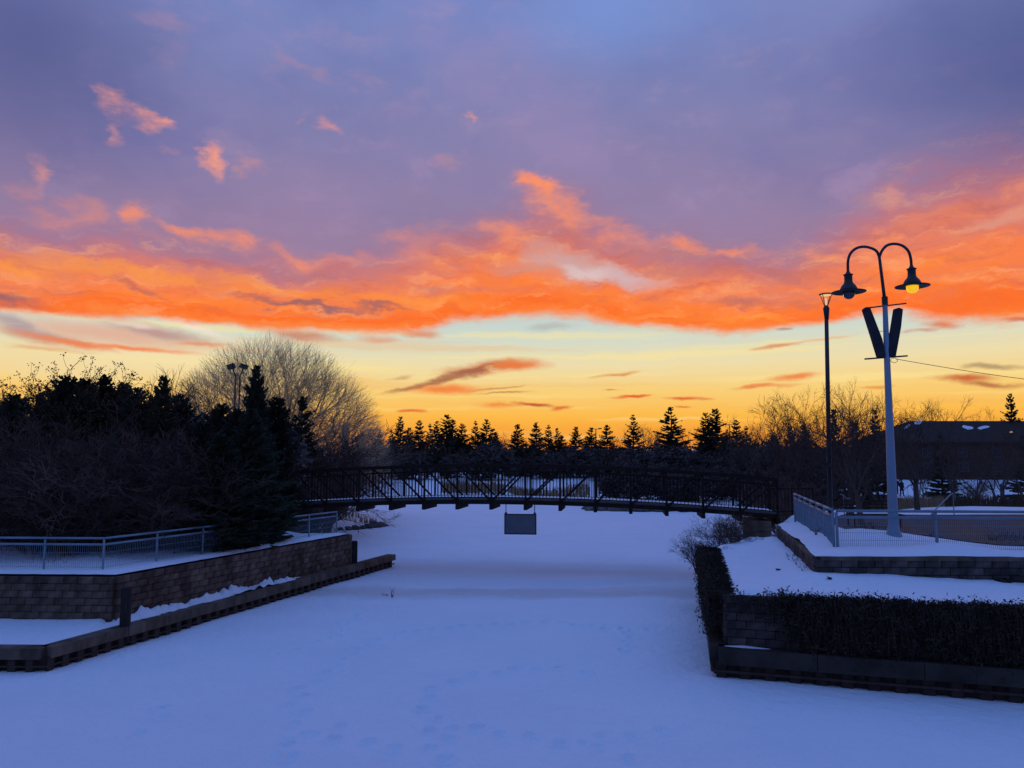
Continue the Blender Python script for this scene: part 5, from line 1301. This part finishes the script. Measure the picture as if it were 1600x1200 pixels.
def reeds(label, area, n, h, seed, mat=REED, lean=.12):
    r = random.Random(seed); m = MB()
    for i in range(n):
        px, Y = r.uniform(area[0], area[1]), r.uniform(area[2], area[3]); x = (px - 800) / FPX * Y; z = max(0, float(land_h([(x, Y)])[0])) - .05 if i % 1 == 0 else 0
        hh = h * r.uniform(.6, 1.15); w = .012 * (Y / 40) * r.uniform(.8, 1.6); lx, ly = r.gauss(0, lean), r.gauss(0, lean)
        e = len(m.v); m.v += [(x - w, Y, z), (x + w, Y, z), (x + lx * hh * .5 + w * .8, Y + ly * hh * .5, z + hh * .6), (x + lx * hh * .5 - w * .8, Y + ly * hh * .5, z + hh * .6), (x + lx * hh * 1.2, Y + ly * hh, z + hh)]
        m.f += [(e, e + 1, e + 2, e + 3), (e + 3, e + 2, e + 4)]
    return tag(m.build('reeds', mat), label, 'reeds', kind='stuff')
reeds('band of dry tan reeds behind the pale lamp post', (1355, 1470, 50, 56), 1500, .85, 1)
reeds('red-brown dry growth along the far side of the paved ground', (1470, 1620, 42, 46), 1200, .75, 2, LEAF)
reeds('dry reeds on the far shore seen through the middle of the footbridge', (690, 790, 100, 112), 900, 1.2, 3)
reeds('dry reeds on the far shore right of the middle of the footbridge', (795, 920, 88, 104), 900, 1.0, 4)
reeds('dry grass along the snowy spit beyond the footbridge', (528, 592, 56, 59), 130, .45, 5)
reeds('thin dry weeds under the left fence', (60, 118, 23.2, 25.5), 36, .32, 6, REED, .35)
reeds('small dry bush of weeds at the right end of the terrace fence', (1530, 1588, 22.3, 24.4), 80, .34, 7, LEAF, .7)
# weeds poking through the ice
r = random.Random(3)
for (px, py, hh, lab) in ((612, 934, .42, 'thin dry weed sticking out of the pond snow'), (604, 932, .12, 'tiny dry weed beside the taller weed on the pond snow')):
    d = ray(px, py); p = Vector((0, 0, CAMZ)) + d * (-CAMZ / d.z); m = MB()
    for k in range(5): m.tube([(p.x + r.gauss(0, .03), p.y, -.05), (p.x + r.gauss(0, .06), p.y, hh * .5), (p.x + r.gauss(0, .12), p.y + r.gauss(0, .05), hh * r.uniform(.5, 1))], [.008, .006, .003], 4, False)
    tag(m.build('weed', TWIG), lab, 'weed')
for (px, py, lab) in ((1275, 838, 'small dark twig clump in the terrace snow behind the fence'), (1354, 838, 'little dead plant in the snow beside the small tree trunk'), (1365, 836, 'little dead plant in the snow left of the pale lamp post'), (1455, 850, 'low twig clump in the snow at the fence post right of the lamp')):
    q = at(px, py, 23.5); zz = float(land_h([(q.x, 23.5)])[0]); m = MB()
    for k in range(16): a = r.uniform(0, 6.28); m.tube([(q.x, 23.5, zz - .05), (q.x + math.cos(a) * .06, 23.5 + math.sin(a) * .06, zz + .1), (q.x + math.cos(a) * .18, 23.5 + math.sin(a) * .18, zz + r.uniform(.12, .24))], [.008, .006, .003], 3, False)
    tag(m.build('dead_plant', TWIG), lab, 'plant')
